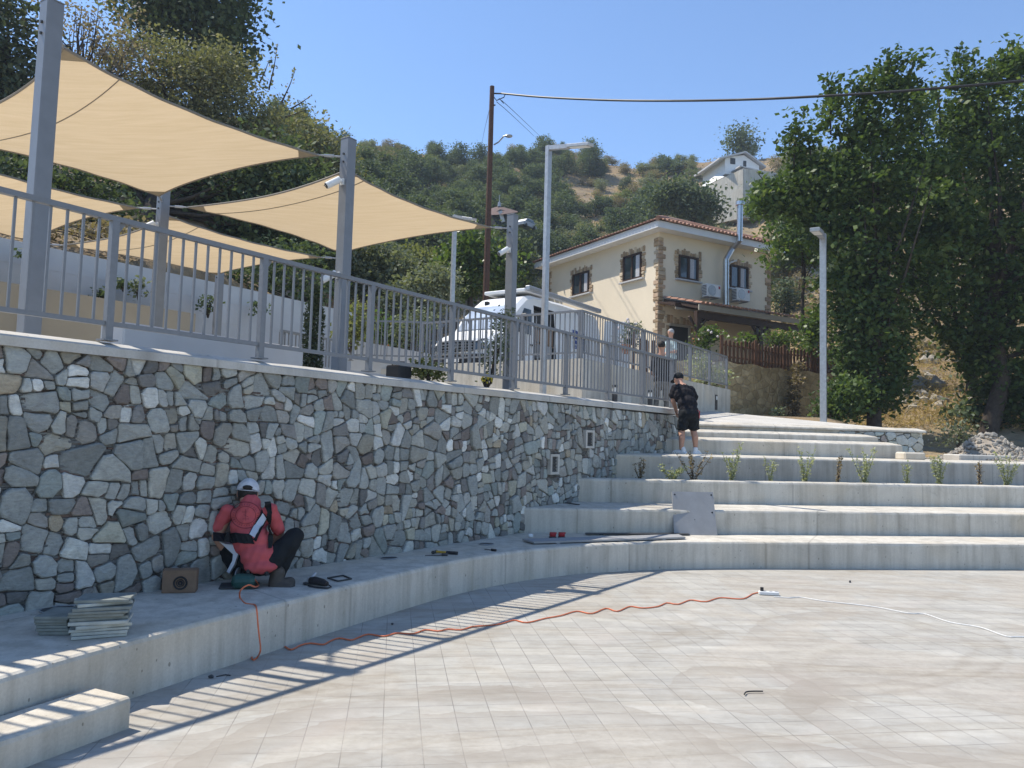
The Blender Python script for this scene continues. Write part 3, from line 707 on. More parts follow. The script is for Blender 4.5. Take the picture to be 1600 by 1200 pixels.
def sail(label, keys, zs, bow=.135, sag=.10, seamv=.24):
    ctr = sum(posts[k] for k in keys)/4
    C4 = []
    for k, z in zip(keys, zs):
        p = posts[k].copy(); p[2] = z; d = ctr-p; d[2] = 0; d /= np.linalg.norm(d); C4.append((p+d*.09, p+d*.36, d))
    a, b, c, d = [q[1] for q in C4]
    def pt(u, v):
        uu = .5+(u-.5)*(1-bow*4*v*(1-v)); vv = .5+(v-.5)*(1-bow*4*u*(1-u))
        p = (a*(1-uu)+b*uu)*(1-vv)+(d*(1-uu)+c*uu)*vv
        return p + V3(0, 0, -sag*16*u*(1-u)*v*(1-v) + .004*math.sin(u*31+v*9))
    root = thing('shade_sail', label, 'shade sail', V3(ctr[0], ctr[1], min(zs)), 'sand coloured shade sails over the terrace')
    n = 28; vs = [pt(i/n, j/n) for j in range(n+1) for i in range(n+1)]
    fs = [(j*(n+1)+i, j*(n+1)+i+1, (j+1)*(n+1)+i+1, (j+1)*(n+1)+i) for j in range(n) for i in range(n)]
    MB().add(vs, fs).build('fabric', 'sail', root, smooth=True)
    edge = [(k/n, 0) for k in range(n)]+[(1, k/n) for k in range(n)]+[(1-k/n, 1) for k in range(n)]+[(0, 1-k/n) for k in range(n+1)]
    m = MB(); m.tube([pt(*e) for e in edge], .014, 6); m.build('edge_webbing', 'webbing', root)
    m = MB(); m.tube([pt(seamv, k/n)+V3(0, 0, -.002) for k in range(n+1)], .007, 5); m.build('seam', 'webbing', root)
    e = .085
    for (u0_, v0_, du, dv) in ((0, 0, 1, 1), (1, 0, -1, 1), (1, 1, -1, -1), (0, 1, 1, -1)):
        m = MB()
        for dz in (-.006, .006):
            rows_ = []
            for q in range(5):
                k = e*q/4; rows_.append([pt(u0_+du*k*w_, v0_+dv*k*(1-w_))+V3(0, 0, dz) for w_ in (0, .33, .67, 1)])
            vs = [p for r_ in rows_ for p in r_]; m.add(vs, [(q*4+i, q*4+i+1, (q+1)*4+i+1, (q+1)*4+i) for q in range(4) for i in range(3)])
        m.build('corner_patch', 'patch', root)
    for (p0, p1, dd) in C4:
        m = MB(); m.tube([p0, p0+(p1-p0)*.3], .012, 6); m.tube([p0+(p1-p0)*.3, p0+(p1-p0)*.75], .02, 8); m.tube([p0+(p1-p0)*.72, p1], .011, 6)
        ring = [p1+dd*.025*math.cos(x)+np.cross(dd, V3(0, 0, 1))*.025*math.sin(x) for x in np.linspace(0, 6.28, 13)]; m.tube(ring, .006, 5)
        m.build('turnbuckle', 'galv', root)
sail('sand coloured sail nearest the camera, its corner at the nearest tall post', [(0, 0), (1, 0), (1, 1), (0, 1)], [5.06, 5.06, 5.08, 5.0], seamv=.20)
sail('sand coloured sail stretching towards the white van', [(1, 0), (2, 0), (2, 1), (1, 1)], [5.02, 5.06, 5.02, 5.04], seamv=.13)
sail('tree shadowed sail at the back, hanging above the planter shrubs', [(1, 1), (2, 1), (2, 2), (1, 2)], [4.98, 5.0, 4.98, 4.9], seamv=.2)
sail('back sail running out of the picture behind the nearest post', [(0, 1), (1, 1), (1, 2), (0, 2)], [5.0, 4.98, 4.85, 4.8], seamv=.2)
def spotlight(label, key, z, side):
    b = posts[key].copy(); b[2] = z; d = -U*.8-N*.3; d = d/np.linalg.norm(d)
    root = thing('spotlight', label, 'spotlight', b-U*.07, 'spotlights clamped to the shade posts')
    a = b-U*.09
    m = MB(); m.box(a+U*.01, (.02, .06, .08), AX); m.bar(a, a-U*.05, .02, .02); m.build('bracket', 'whiteplastic', root)
    q = a-U*.06; e = V3(-.55, -.35, -.45); e /= np.linalg.norm(e)
    m = MB(); m.tube([q-e*.03, q-e*.025, q+e*.17, q+e*.175], [.03, .042, .042, .038], 14); m.build('housing', 'whiteplastic', root, smooth=False)
    m = MB(); m.disc(q+e*.176, .03, .001); m.tube([q+e*.1755, q+e*.1775], .034, 14); m.build('lens', 'glass', root)
spotlight('white spotlight high on the post between the sails', (1, 0), 4.72, 1)
spotlight('white spotlight halfway up the post between the sails', (1, 0), 3.55, 1)
spotlight('white spotlight on the far shade post before the van', (2, 0), 4.68, 1)
spotlight('white spotlight on the post under the meeting sail corners', (1, 1), 4.72, 1)
# ================================================================== UPPER PLATFORM, RAMP WALLS
ZP = 3.2
CN = V3(1.37, 15.0, 0)                                   # near corner of the platform
perp = -N
E1 = CN + U*9.05                                          # far end of its right edge
L1 = CN + perp*4.2                                       # left along the front face
def p2(p): return (p[0], p[1])
root = thing('platform_wall', 'board marked concrete wall of the raised platform under the van', 'wall', V3(CN[0], CN[1], 2.19))
m = MB(); m.prism([p2(CN), p2(E1), p2(E1+perp*.3), p2(CN+perp*.3+U*.3), p2(L1+U*.3), p2(L1)], 1.5, ZP+.02); m.build('wall', 'concrete', root)
m = MB()
for k in range(1, 12): q = CN+U*(9.05*k/12)+N*.004; m.bar(V3(q[0], q[1], 1.6), V3(q[0], q[1], ZP), .012, .008, U)
m.build('board_joint', 'concrete_smooth', root)
m = MB(); q = E1-U*1.25+N*.005; m.cbox(V3(q[0], q[1], 2.78), (.03, .16, .42), .004, (N, U, V3(0, 0, 1))); sb = m.build('socket_box', 'dark', root)
m = MB(); m.cbox(V3(q[0], q[1], 2.9)+N*.017, (.012, .1, .1), .003, (N, U, V3(0, 0, 1))); m.build('cover', 'whiteplastic', sb)
flat('platform_paving', [p2(CN+U*.28+perp*.28), p2(E1+perp*.28), p2(E1+perp*2.2+U*2.5), p2(V3(5.6, 29.5, 0)), p2(V3(2, 45, 0)), p2(V3(-9, 33, 0)), p2(L1+U*.28+perp*2)], ZP, 'concrete_smooth', .5)
railing('balustrade of the raised platform running away beside the man in the dark shirt', p2(CN+U*.08+perp*.08), p2(E1+perp*.08-U*.1), ZP+1.0, .98, 0, nbay=6)
railing('balustrade crossing in front of the white van', p2(CN+perp*.12+U*.08), p2(L1+U*.08), ZP+1.0, .98, 0, nbay=3)
# sloping ramp wall and lower rails to the left
a = aty(550, 531, 18.5); b = aty(668, 552, 18.2)
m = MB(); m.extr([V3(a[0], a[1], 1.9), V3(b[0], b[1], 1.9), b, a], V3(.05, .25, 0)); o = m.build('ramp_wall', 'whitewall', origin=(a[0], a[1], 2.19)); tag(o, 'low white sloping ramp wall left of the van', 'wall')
a = aty(550, 512, 17.6); b = aty(690, 505, 17.6)
railing('thin rail on posts left of the van along the garden', (a[0], a[1]), (b[0], b[1]), aty(690, 503, 17.6)[2], .95, 0, nbay=1, sp=.14)
a = aty(440, 515, 13.2); b = aty(536, 515, 14.6)
railing('closely slatted grey gate behind the young cypress', (a[0], a[1]), (b[0], b[1]), a[2], .95, 0, name='gate', nbay=1, cat='gate', sp=.09)
q = W(8.6, 4.4, 0); m = MB(); m.extr([W(7.4, 3.6, 2.0), W(10.2, 3.6, 2.0), W(10.2, 3.6, 2.66), W(7.4, 3.6, 2.66)], -N*.3); o = m.build('planter_kerb', 'whitewall', origin=W(8.8, 3.6, 2.19)); tag(o, 'low white kerb wall behind the black box on the terrace', 'kerb')
m = MB(); c = aty(623, 582, 10.2); m.cbox(c-V3(0, 0, .12), (.26, .25, .42), .02, AX); m.tube([c+V3(-.09, 0, .09), c+V3(-.07, 0, .14), c+V3(.07, 0, .14), c+V3(.09, 0, .09)], .012, 6)
o = m.build('tool_case', 'black', origin=c-V3(0, 0, .33)); tag(o, 'black case with a handle standing on the terrace behind the balustrade', 'case')
def bollard(px, py, d, lb):
    c = aty(px, py, d); b = V3(c[0], c[1], 2.19)
    root = thing('bollard_light', lb, 'bollard light', b, 'small bollard lights on the terrace')
    m = MB(); m.cyl(b, b+V3(0, 0, c[2]-2.19-.12), .055, n=12); m.build('post', 'dark', root)
    m = MB(); m.cyl(b+V3(0, 0, c[2]-2.31), b+V3(0, 0, c[2]-2.22), .045, n=12); m.build('lamp', 'whiteplastic', root)
    m = MB(); m.cyl(b+V3(0, 0, c[2]-2.22), b+V3(0, 0, c[2]-2.17), .055, n=12); m.build('cap', 'dark', root)
bollard(961, 603, 15.2, 'small dark bollard light farther from the standing man in the dark shirt')
bollard(1016, 611, 15.9, 'small dark bollard light at the feet of the man in the dark shirt')
# concrete path climbing to the right of the platform
pa = [(E1+N*.02), V3(9.2, 21.5, 0), V3(11, 27.5, 0), V3(5.5, 27.5, 0)]
m = MB(); m.add([(3.4, 16.0, 2.02), (9.0, 16.9, 2.02), (9.3, 20.5, 2.16), (8.6, 24.5, 2.5), (6.6, 26.5, 2.75), (5.3, 21.5, 2.55), (3.2, 17.5, 2.2)], [(0, 1, 2, 3, 4, 5, 6)]); o = m.build('path', 'concrete_smooth'); structure(o)
# stubby stone cheek wall at the right end of the top steps
root = thing('cheek_wall', 'stubby stone wall closing the right end of the top steps', 'wall', V3(8.0, 16.4, 1.4))
a = V3(6.9, 16.2, 0); b = V3(8.86, 16.53, 0); dx = (b-a)/np.linalg.norm(b-a); dy = V3(-dx[1], dx[0], 0); L = np.linalg.norm(b-a)
mb = MB(); cols = []
add_stones(mb, cols, stone_cells(0, L, 1.35, 1.966, 21, .11, .045), lambda s, z, t: a+dx*s+dy*(t+.0)+V3(0, 0, z), 8, gap=(.002, .010))
add_stones(mb, cols, stone_cells(.05, .5, 1.35, 1.966, 22, .11, .045), lambda s, z, t: b+dy*s-dx*(t+.0)+V3(0, 0, z), 9, gap=(.002, .010))
mb.build('masonry', 'stone', root, face_col=[scaled(c, 1.35) for c in cols])
m = MB(); q = a+dy*.045; m.extr([q+V3(0, 0, 1.3), q+dx*(L-.05)+V3(0, 0, 1.3), q+dx*(L-.05)+V3(0, 0, 1.967), q+V3(0, 0, 1.967)], dy*.4); m.build('mortar_core', 'mortar', root)

# ================================================================== LAMPS, POLES, CABLES
def street_lamp(label, base, top, arm_end, wdt):
    root = thing('street_lamp', label, 'street lamp', base, 'slim street lamps')
    base = np.array(base); top = np.array(top); e = np.array(arm_end)
    d = e-top; L = np.linalg.norm(d); d = d/L; h = V3(d[0], d[1], 0); h /= np.linalg.norm(h); ax = (h, V3(-h[1], h[0], 0), V3(0, 0, 1))
    m = MB(); m.cbox((base+top)/2, (wdt, wdt, top[2]-base[2]), .006, ax); m.cbox(base+V3(0, 0, .01), (.28, .28, .02), .003, ax); m.build('pole', 'galv', root)
    m = MB(); m.bar(top-V3(0, 0, wdt*.45), e-d*L*.5-V3(0, 0, wdt*.45), wdt*.9, wdt*.8); m.build('arm', 'galv', root)
    up = np.cross(ax[1], d); up = up if up[2] > 0 else -up
    m = MB(); m.cbox(e-d*L*.25-V3(0, 0, wdt*.45), (L*.52, wdt*1.5, wdt*.6), .006, (d, ax[1], up)); hd = m.build('lamp_head', 'galv', root)
    m = MB(); m.cbox(e-d*L*.25-V3(0, 0, wdt*.45)-up*wdt*.33, (L*.4, wdt*1.15, .012), .002, (d, ax[1], up)); m.build('diffuser', 'whiteplastic', hd)
    m = MB(); m.cbox(base+V3(0, 0, .9)-ax[0]*wdt*.5, (.012, wdt*.7, .25), .003, ax); m.build('hatch', 'dark', root)
t_ = aty(857.5, 228, 13.4); e_ = aty(923, 222, 12.6)
street_lamp('grey street lamp behind the balustrade, its arm reaching right above the house', (t_[0], t_[1], 2.19), t_, e_, .092)
d_ = 18.5; t_ = aty(711, 336, d_); e_ = aty(741, 340, d_-.8)
street_lamp('grey street lamp whose head barely pokes out above the sail edge', (t_[0], t_[1], 2.19), t_, e_, .092)
t_ = aty(1286, 366, 19.3); e_ = aty(1273, 354, 18.1)
street_lamp('pale street lamp standing before the leafy trees at the right', (t_[0], t_[1], 2.05), t_, e_, .15)
root_b = aty(759, 470, 31); top_ = aty(769, 135, 31)
root = thing('utility_pole', 'brown wooden utility pole rising behind the white van', 'utility pole', V3(root_b[0], root_b[1], 3.0))
m = MB(); m.tube([V3(top_[0], top_[1], 3.0), V3(top_[0], top_[1], 9), top_], [.15, .125, .095], 12); m.build('pole', 'polewood', root)
m = MB(); a = top_-V3(0, 0, .3); m.tube([a+V3(.08, 0, 0), a+V3(.5, -.05, -.02)], .03, 6); m.tube([a+V3(.08, 0, -.15), a+V3(.2, -.05, -.32), a+V3(.5, -.05, -.18), a+V3(.55, 0, -.02)], .02, 6); m.tube([a+V3(.3, 0, -.2), a+V3(.5, 0, -.42)], .015, 6); m.cyl(a+V3(.08, 0, -.5), a+V3(.16, 0, -.5), .03)
m.build('bracket', 'black', root)
m = MB(); a = aty(772, 226, 31); m.tube([a, aty(779, 222, 30.8), aty(787, 213, 30.5), aty(791, 212, 30.4)], .03, 6); lm = m.build('lamp_arm', 'galv', root)
m = MB(); m.ell(aty(795, 212.5, 30.3), (.16, .1, .07)); m.build('lamp', 'galv', lm)
def wire(name, label, pix, r, mat='black'):
    P = catmull([aty(*q) for q in pix], .7); m = MB(); m.tube(P, r, 6); o = m.build(name, mat, origin=P[0]); tag(o, label, 'cable')
wire('power_cable', 'thick black cable sagging from the pole across the sky to the right', [(783, 146, 31), (850, 152, 29.5), (950, 156.5, 27.5), (1050, 157.5, 25.5), (1150, 156, 24), (1250, 152, 22.5), (1400, 143, 21), (1600, 126, 19.5), (1760, 108, 18.5)], .038)
wire('stay_wire', 'thin wire slanting down from the pole to the hilltop, left of its twin', [(776, 159, 31), (800, 180, 40), (835, 213, 75)], .013)
wire('stay_wire', 'thin wire slanting down from the pole to the hilltop, right of its twin', [(784, 157, 31), (806, 177, 40), (845, 214, 75)], .013)
wire('stay_wire', 'thin wire dropping to the left of the pole', [(765, 170, 31), (756, 208, 60), (750, 240, 90)], .012)

# ================================================================== HOUSE
HC = aty(1027, 600, 32); HC[2] = 0
hx = aty(1203, 600, 35.4); hx[2] = 0; hxv = hx-HC; LX = np.linalg.norm(hxv); hxv /= LX
hyv = V3(-hxv[1], hxv[0], 0); LY = 8.6                      # along the left (sunlit) face
ZG, ZE = 4.35, 10.55
Hp = lambda x, y, z: HC+hxv*x+hyv*y+V3(0, 0, z)
def hpix(px, py, face):
    """pixel to (along, z) on a house face: 'R' = shaded right face (y=0), 'L' = sunlit left face (x=0)"""
    nrm = hyv if face == 'R' else hxv; k = nrm@HC; q = ray(px, py); p = CAM+q*((k-nrm@CAM)/(nrm@q)); d = p-HC
    return (d@hxv if face == 'R' else d@hyv), p[2]
root = thing('house', 'two storey cream house with stone quoins and a terracotta tiled roof', 'house', Hp(0, 0, ZG))
m = MB(); m.prism([p2(Hp(0, 0, 0)), p2(Hp(LX, 0, 0)), p2(Hp(LX, LY, 0)), p2(Hp(0, LY, 0))], ZG-1.3, ZE); m.build('wall', 'cream', root)
ov = .55
m = MB(); c4 = [Hp(-ov, -ov, 0), Hp(LX+ov, -ov, 0), Hp(LX+ov, LY+ov, 0), Hp(-ov, LY+ov, 0)]
m.prism([p2(q) for q in c4], ZE-.02, ZE+.27); m.build('eaves', 'white', root)
def tilemat():
    mm, nt = newmat('terracotta_roof_tiles'); t = NT(nt); p = t.obj()
    n = t.noise(p, 3, 5, .7); n2 = t.noise(p, .6, 3)
    col = t.ramp(n, [(.3, (.20, .10, .07)), (.5, (.33, .18, .125)), (.7, (.44, .28, .21))])
    col = t.mix(t.ramp(n2, [(.5, (0, 0, 0)), (.7, (.5, .5, .5))]), col, (.3, .26, .22))
    t.bsdf(col, .85, n, .5, .02, .2); return mm
M['tiles'] = tilemat()
def roof_slope(m, A, B, C, D, sp=.22, r=.085):
    """rows of half round tiles running from eave AB up to CD (C above B)"""
    A, B, C, D = map(np.array, (A, B, C, D)); m.add([A, B, C, D] if np.linalg.norm(C-D) > .01 else [A, B, C], [(0, 1, 2, 3)] if np.linalg.norm(C-D) > .01 else [(0, 1, 2)])
    L = np.linalg.norm(B-A); k = int(L/sp); e = (B-A)/L
    nrm = np.cross(B-A, D-A); nrm /= np.linalg.norm(nrm); nrm = nrm if nrm[2] > 0 else -nrm
    upv = np.cross(nrm, e); upv = upv if upv[2] > 0 else -upv
    du, cu = (D-A)@upv, (C-B)@upv; dl, cr = (D-A)@e, L+(C-B)@e
    for i in range(k):
        x = sp*(i+.5)
        if x < dl and dl > .05: top = du*x/dl
        elif x > cr and cr < L-.05: top = cu*(L-x)/(L-cr)
        else: top = du
        p = A+e*x; k2 = max(1, int(top/.42))
        for j in range(k2):
            a = p+upv*(top*j/k2-(.04 if j == 0 else 0)); b = p+upv*(top*(j+1)/k2)
            n_ = 6; vs = []
            for q, rr, lift in ((a, r*1.1, .022), (b, r*.9, .0)):
                for h in range(n_+1):
                    th = math.pi*h/n_; vs.append(q+e*rr*math.cos(th)+nrm*(rr*.75*math.sin(th)+lift))
            m.add(vs, [(h, h+1, n_+2+h, n_+1+h) for h in range(n_)]+[tuple(range(n_+1))])
m = MB(); rz = ZE+.28; rise = 1.62; o2 = ov+.06
e4 = [Hp(-o2, -o2, rz), Hp(LX+o2, -o2, rz), Hp(LX+o2, LY+o2, rz), Hp(-o2, LY+o2, rz)]
hw = LX/2+o2; r1_ = Hp(LX/2, hw-o2, rz+rise); r2_ = Hp(LX/2, LY+o2-hw, rz+rise)
roof_slope(m, e4[0], e4[1], r1_, r1_); roof_slope(m, e4[3], e4[0], r1_, r2_); roof_slope(m, e4[1], e4[2], r2_, r1_); roof_slope(m, e4[2], e4[3], r2_, r2_)
for a, b in ((e4[0], r1_), (e4[1], r1_), (r1_, r2_)): m.tube([a+(b-a)*q+V3(0, 0, .05) for q in np.linspace(0, 1, 9)], .11, 8)
m.build('roof', 'tiles', root)
def qmat():
    mm, nt = newmat('quoin_stone'); t = NT(nt); p = t.obj(); b = attr_col(t, 'scol'); n = t.noise(p, 8, 5, .6)
    t.bsdf(t.mix(.8, b, t.ramp(n, [(.3, (.75, .75, .75)), (.7, (1.2, 1.2, 1.2))]), 'MULTIPLY'), .9, n, .6, .02, .15); return mm
M['quoin'] = qmat(); QC = [(.46, .36, .24), (.40, .29, .18), (.52, .43, .31), (.34, .25, .16), (.44, .32, .22)]
trim = {}; rq = random.Random(3); tkey = ['quoin', 0]
def qblock(face, a0, a1, z0, z1):
    qm, qcol = trim.setdefault(tuple(tkey), (MB(), [])); dep = rq.uniform(.03, .07); ax = (hxv, -hyv, V3(0, 0, 1)) if face == 'R' else (hyv, -hxv, V3(0, 0, 1)); n0 = len(qm.f)
    c = (Hp((a0+a1)/2, 0, (z0+z1)/2) if face == 'R' else Hp(0, (a0+a1)/2, (z0+z1)/2)) + ax[1]*(dep/2-.01)
    qm.cbox(c, (a1-a0, dep, z1-z0), .025, ax); qcol.extend([scaled(rq.choice(QC), rq.uniform(.85, 1.25))]*(len(qm.f)-n0))
z = ZG-1.2
while z < ZE-.3:                                           # quoins on three corners
    h = rq.uniform(.14, .22); k = rq.random() < .5
    tkey[:] = ['quoin', 0]; qblock('R', -.05, .22 if k else .36, z, z+h-.015); qblock('L', -.03, .32 if k else .18, z, z+h-.015)
    tkey[:] = ['quoin', 1]; qblock('R', LX-(.36 if k else .22), LX+.03, z, z+h-.015); tkey[:] = ['quoin', 2]; qblock('L', LY-(.32 if k else .2), LY+.03, z, z+h-.015); z += h
WIN = [('R', 1060, 398, 1090, 435), ('R', 1140, 413, 1168, 449), ('L', 975, 400, 1003, 441), ('L', 896, 428, 921, 463)]
for face, x0, y0, x1, y1 in WIN:
    a0, zt0 = hpix(x0, y0, face); a1, zt1 = hpix(x1, (y0+y1)/2, face); _, zb0 = hpix(x0, y1, face)
    lo_, hi_ = min(a0, a1), max(a0, a1)
    if face == 'R': zt_, zb = zt0, zb0
    else: zt_, zb = hpix(x0, y0+ (2 if x0 > 950 else 2), face)[0:2][1], hpix(x0, y1, face)[1]
    wd = hi_-lo_; hh = zt_-zb; ax = (hxv, -hyv, V3(0, 0, 1)) if face == 'R' else (hyv, -hxv, V3(0, 0, 1))
    P = (lambda a, z, o_: Hp(a, -o_, z)) if face == 'R' else (lambda a, z, o_: Hp(-o_, a, z))
    f = .07; m = MB()
    for (aa, bb, cc, dd) in ((lo_, hi_, zb, zb+f), (lo_, hi_, zt_-f, zt_), (lo_, lo_+f, zb+f, zt_-f), (hi_-f, hi_, zb+f, zt_-f), ((lo_+hi_)/2-f*.7, (lo_+hi_)/2+f*.7, zb+f, zt_-f)):
        m.box(P((aa+bb)/2, (cc+dd)/2, .03), (bb-aa, .09, dd-cc), ax)
    wn = m.build('window', 'brownwood', root)
    m = MB(); m.box(P((lo_+hi_)/2, (zb+zt_)/2, .012), (wd-2*f, .01, hh-2*f), ax); m.build('pane', 'glass', wn)
    m = MB(); s0_ = (lo_+hi_)/2 + (.09 if face == 'R' else -wd*.38)
    for k in range(5): m.box(P(s0_+k*.05+.02, (zb+zt_)/2, .021+.004*(k % 2)), (.05, .006, hh-2*f-.04), ax)
    m.build('curtain', 'curtain', wn)
    m = MB(); m.cbox(P((lo_+hi_)/2, zb-.05, .06), (wd+.36, .16, .07), .01, ax); m.build('sill', 'whitewall', wn)
    tkey[:] = ['window_surround', x0]; z = zb
    while z < zt_-.05:
        h = rq.uniform(.13, .2); k = rq.uniform(.14, .3); qblock(face, lo_-k, lo_-.003, z, z+h-.02); k = rq.uniform(.14, .3); qblock(face, hi_+.003, hi_+k, z, z+h-.02); z += h
    x = lo_-.22
    while x < hi_+.2:
        w_ = rq.uniform(.1, .17); qblock(face, x, x+w_-.015, zt_+.003, zt_+rq.uniform(.16, .34)); x += w_
# dark doorway and light surround on the shaded face
a0, z1_ = hpix(1046, 509, 'R'); a1, _ = hpix(1074, 512, 'R')
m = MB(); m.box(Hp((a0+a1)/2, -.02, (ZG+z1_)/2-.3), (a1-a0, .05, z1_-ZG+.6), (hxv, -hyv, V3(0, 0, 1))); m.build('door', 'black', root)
m = MB(); m.box(Hp(a1+.06, -.03, (ZG+z1_)/2-.3), (.12, .08, z1_-ZG+.6), (hxv, -hyv, V3(0, 0, 1))); m.box(Hp((a0+a1)/2+.06, -.03, z1_+.05), (a1-a0+.12, .08, .1), (hxv, -hyv, V3(0, 0, 1))); m.build('door_frame', 'beige', root)
tkey[:] = ['door_surround', 0]
for k in range(9):
    x = a0-.35+k*(a1-a0+.6)/9; qblock('R', x, x+.19, z1_+.12, z1_+rq.uniform(.3, .5))
for z in np.arange(ZG-.6, z1_, .22): qblock('R', a0-rq.uniform(.2, .35), a0-.02, z, z+.2); qblock('R', a1+.13, a1+rq.uniform(.35, .5), z, z+.2)
for (nm_, _), (qm, qcol) in trim.items(): qm.build(nm_, 'quoin', root, face_col=qcol)
# flue pipe
pf = [hpix(1127, 478, 'R'), hpix(1127, 408, 'R'), hpix(1137, 390, 'R'), hpix(1138, 330, 'R')]
m = MB(); m.tube([Hp(a, -.28 if k < 3 else -.62, z) for k, (a, z) in enumerate(pf[:3])]+[Hp(pf[2][0]+.02, -.68, pf[2][1]+.25), Hp(pf[3][0], -.7, pf[3][1]+.1)], .13, 12)
for k in range(14): a, z = pf[0][0]+(pf[1][0]-pf[0][0])*k/14, pf[0][1]+(pf[1][1]-pf[0][1])*k/14; m.tube([Hp(a, -.28, z), Hp(a, -.28, z+.02)], .14, 12)
m.tube([Hp(pf[3][0], -.7, pf[3][1]+.1), Hp(pf[3][0], -.7, pf[3][1]+.25)], .2, 12)
M['chrome'] = plain('galvanised_flue', (.55, .56, .57), .3, .1, 6, .5, .85); m.build('flue', 'chrome', root, smooth=False)
m = MB(); q = [hpix(1133, 418, 'R'), hpix(1138, 411, 'R'), hpix(1148, 408, 'R')]; m.tube([Hp(q[0][0]-.05, -.12, q[0][1]-1.6), Hp(q[0][0], -.12, q[0][1]), Hp(q[1][0], -.12, q[1][1]), Hp(q[2][0], -.1, q[2][1])], .045, 8); m.build('drain_pipe', 'whiteplastic', root)
def aircon(label, px, py):
    a, z = hpix(px, py, 'R'); c = Hp(a, -.36, z); ax = (hxv, -hyv, V3(0, 0, 1))
    r_ = thing('air_conditioner', label, 'air conditioner', c-V3(0, 0, .3), 'outdoor air conditioning units on the house')
    m = MB(); m.cbox(c, (.82, .34, .56), .02, ax); m.build('casing', 'white', r_)
    m = MB(); q = c+ax[1]*.172-hxv*.12
    m.tube([q, q+ax[1]*.012], .23, 20); m.build('fan_grille', 'galv', r_)
    m = MB()
    for k in range(7): m.box(c-hxv*.412+V3(0, 0, -.2+k*.066), (.012, .28, .035), ax)
    m.build('side_fin', 'dark', r_)
    m = MB(); m.box(c+hxv*.31+ax[1]*.173+V3(0, 0, .16), (.1, .01, .12), ax); m.build('badge', 'red', r_)
    m = MB()
    for s_ in (-.28, .28): m.bar(c+hxv*s_-V3(0, 0, .3)-ax[1]*.34, c+hxv*s_-V3(0, 0, .3)+ax[1]*.18, .04, .04)
    m.build('bracket', 'galv', r_)
aircon('white air conditioner left of the shiny flue pipe', 1102, 457)
aircon('white air conditioner right of the shiny flue pipe', 1148, 463)
m = MB(); q = hpix(1073, 470, 'R')
# lean-to porch roof
ZA = hpix(1030, 479, 'R')[1]
root = thing('porch', 'timber porch with a tiled lean-to roof along the shaded house front', 'porch', Hp(4, -2, ZG))
dp = 2.3; LXP = 10.6
def frontz(px, py, off):
    k = hyv@(HC-hyv*off); q = ray(px, py); return (CAM+q*((k-hyv@CAM)/(hyv@q)))
e_ = frontz(1180, 486, dp); ZV = e_[2]; LXP = (frontz(1284, 500, dp)-HC)@hxv; X0P = (frontz(1094, 476, dp)-HC)@hxv; ZC = frontz(1062, 476, 1.1)[2]; XC = (frontz(1096, 478, 1.1)-HC)@hxv
xr = lambda x: Hp(x, 0, 0)
m = MB(); A0, B0 = Hp(X0P, -dp, ZV-.02), Hp(LXP, -dp, ZV-.02); D0, C0 = Hp(X0P, -.05, ZV+.55), Hp(LXP, -.05, ZV+.55)
roof_slope(m, A0, B0, C0, D0, .24, .095); m.build('roof', 'tiles', root)
m = MB(); m.extr([Hp(-.1, -1.1, ZC-.05), Hp(XC, -1.1, ZC-.05), Hp(XC, -.05, ZC+.17), Hp(-.1, -.05, ZC+.17)], V3(0, 0, .1)); m.box(Hp(XC/2, -1.12, ZC-.03), (XC+.2, .06, .2), (hxv, hyv, V3(0, 0, 1))); m.build('door_canopy', 'brownwood', root)
m = MB(); m.box(Hp(XC/2, -1.15, ZC-.17), (XC+.2, .04, .09), (hxv, hyv, V3(0, 0, 1))); m.build('canopy_trim', 'beige', root)
hax = (hxv, hyv, V3(0, 0, 1)); xm, lx = (X0P+LXP)/2, LXP-X0P
m = MB(); m.box(Hp(xm, -dp+.03, ZV-.17), (lx+.1, .06, .22), hax); m.build('fascia', 'beige', root)
m = MB(); m.box(Hp(xm, -dp+.25, ZV-.43), (lx, .18, .28), hax)
for k in range(12): x = X0P+.1+k*(lx-.2)/11; m.bar(Hp(x, -dp+.1, ZV-.16), Hp(x, -.1, ZV+.42), .09, .12)
m.build('beam', 'brownwood', root); ZA = ZV+.39
for x in (X0P+.1, (X0P+LXP)/2, LXP-.15):
    m = MB(); m.box(Hp(x, -dp+.25, (ZG+ZV-.57)/2), (.2, .2, ZV-.57-ZG), hax)
    for s_ in (-1, 1): m.bar(Hp(x, -dp+.25, ZV-1.1), Hp(x+s_*.45, -dp+.25, ZV-.55), .1, .1)
    m.build('post', 'brownwood', root)
m = MB(); m.box(Hp(6.1, -1.2, (ZG+ZA-1)/2), (.55, .55, ZA-1-ZG), (hxv, hyv, V3(0, 0, 1))); m.build('chimney_breast', 'quoin', root, face_col=[(.3, .2, .13)]*6)
m = MB(); q = Hp(1.55, -1.0, ZA-.62); m.box(q, (.75, .04, .34), (hxv, hyv, V3(0, 0, 1)))
for s_ in (-.3, .3): m.bar(q+hxv*s_+V3(0, 0, .17), q+hxv*s_+V3(0, 0, .5), .02, .02)
m.tube([q+V3(0, 0, -.17), q+V3(0, 0, -.32)], [.16, .03], 8); o = m.build('hanging_sign', 'dark', origin=q-V3(0, 0, .32)); tag(o, 'dark iron sign hanging under the porch canopy', 'sign')
for x, nm in ((3.6, 'dark lantern hanging under the porch beam nearer the door'),):
    q = Hp(x, -dp+.25, ZA-1.15); m = MB(); m.tube([q+V3(0, 0, .22), q+V3(0, 0, .1), q+V3(0, 0, .08), q+V3(0, 0, -.15), q+V3(0, 0, -.2)], [.01, .02, .12, .09, .02], 6); o = m.build('lantern', 'dark', origin=q); tag(o, nm, 'lantern')
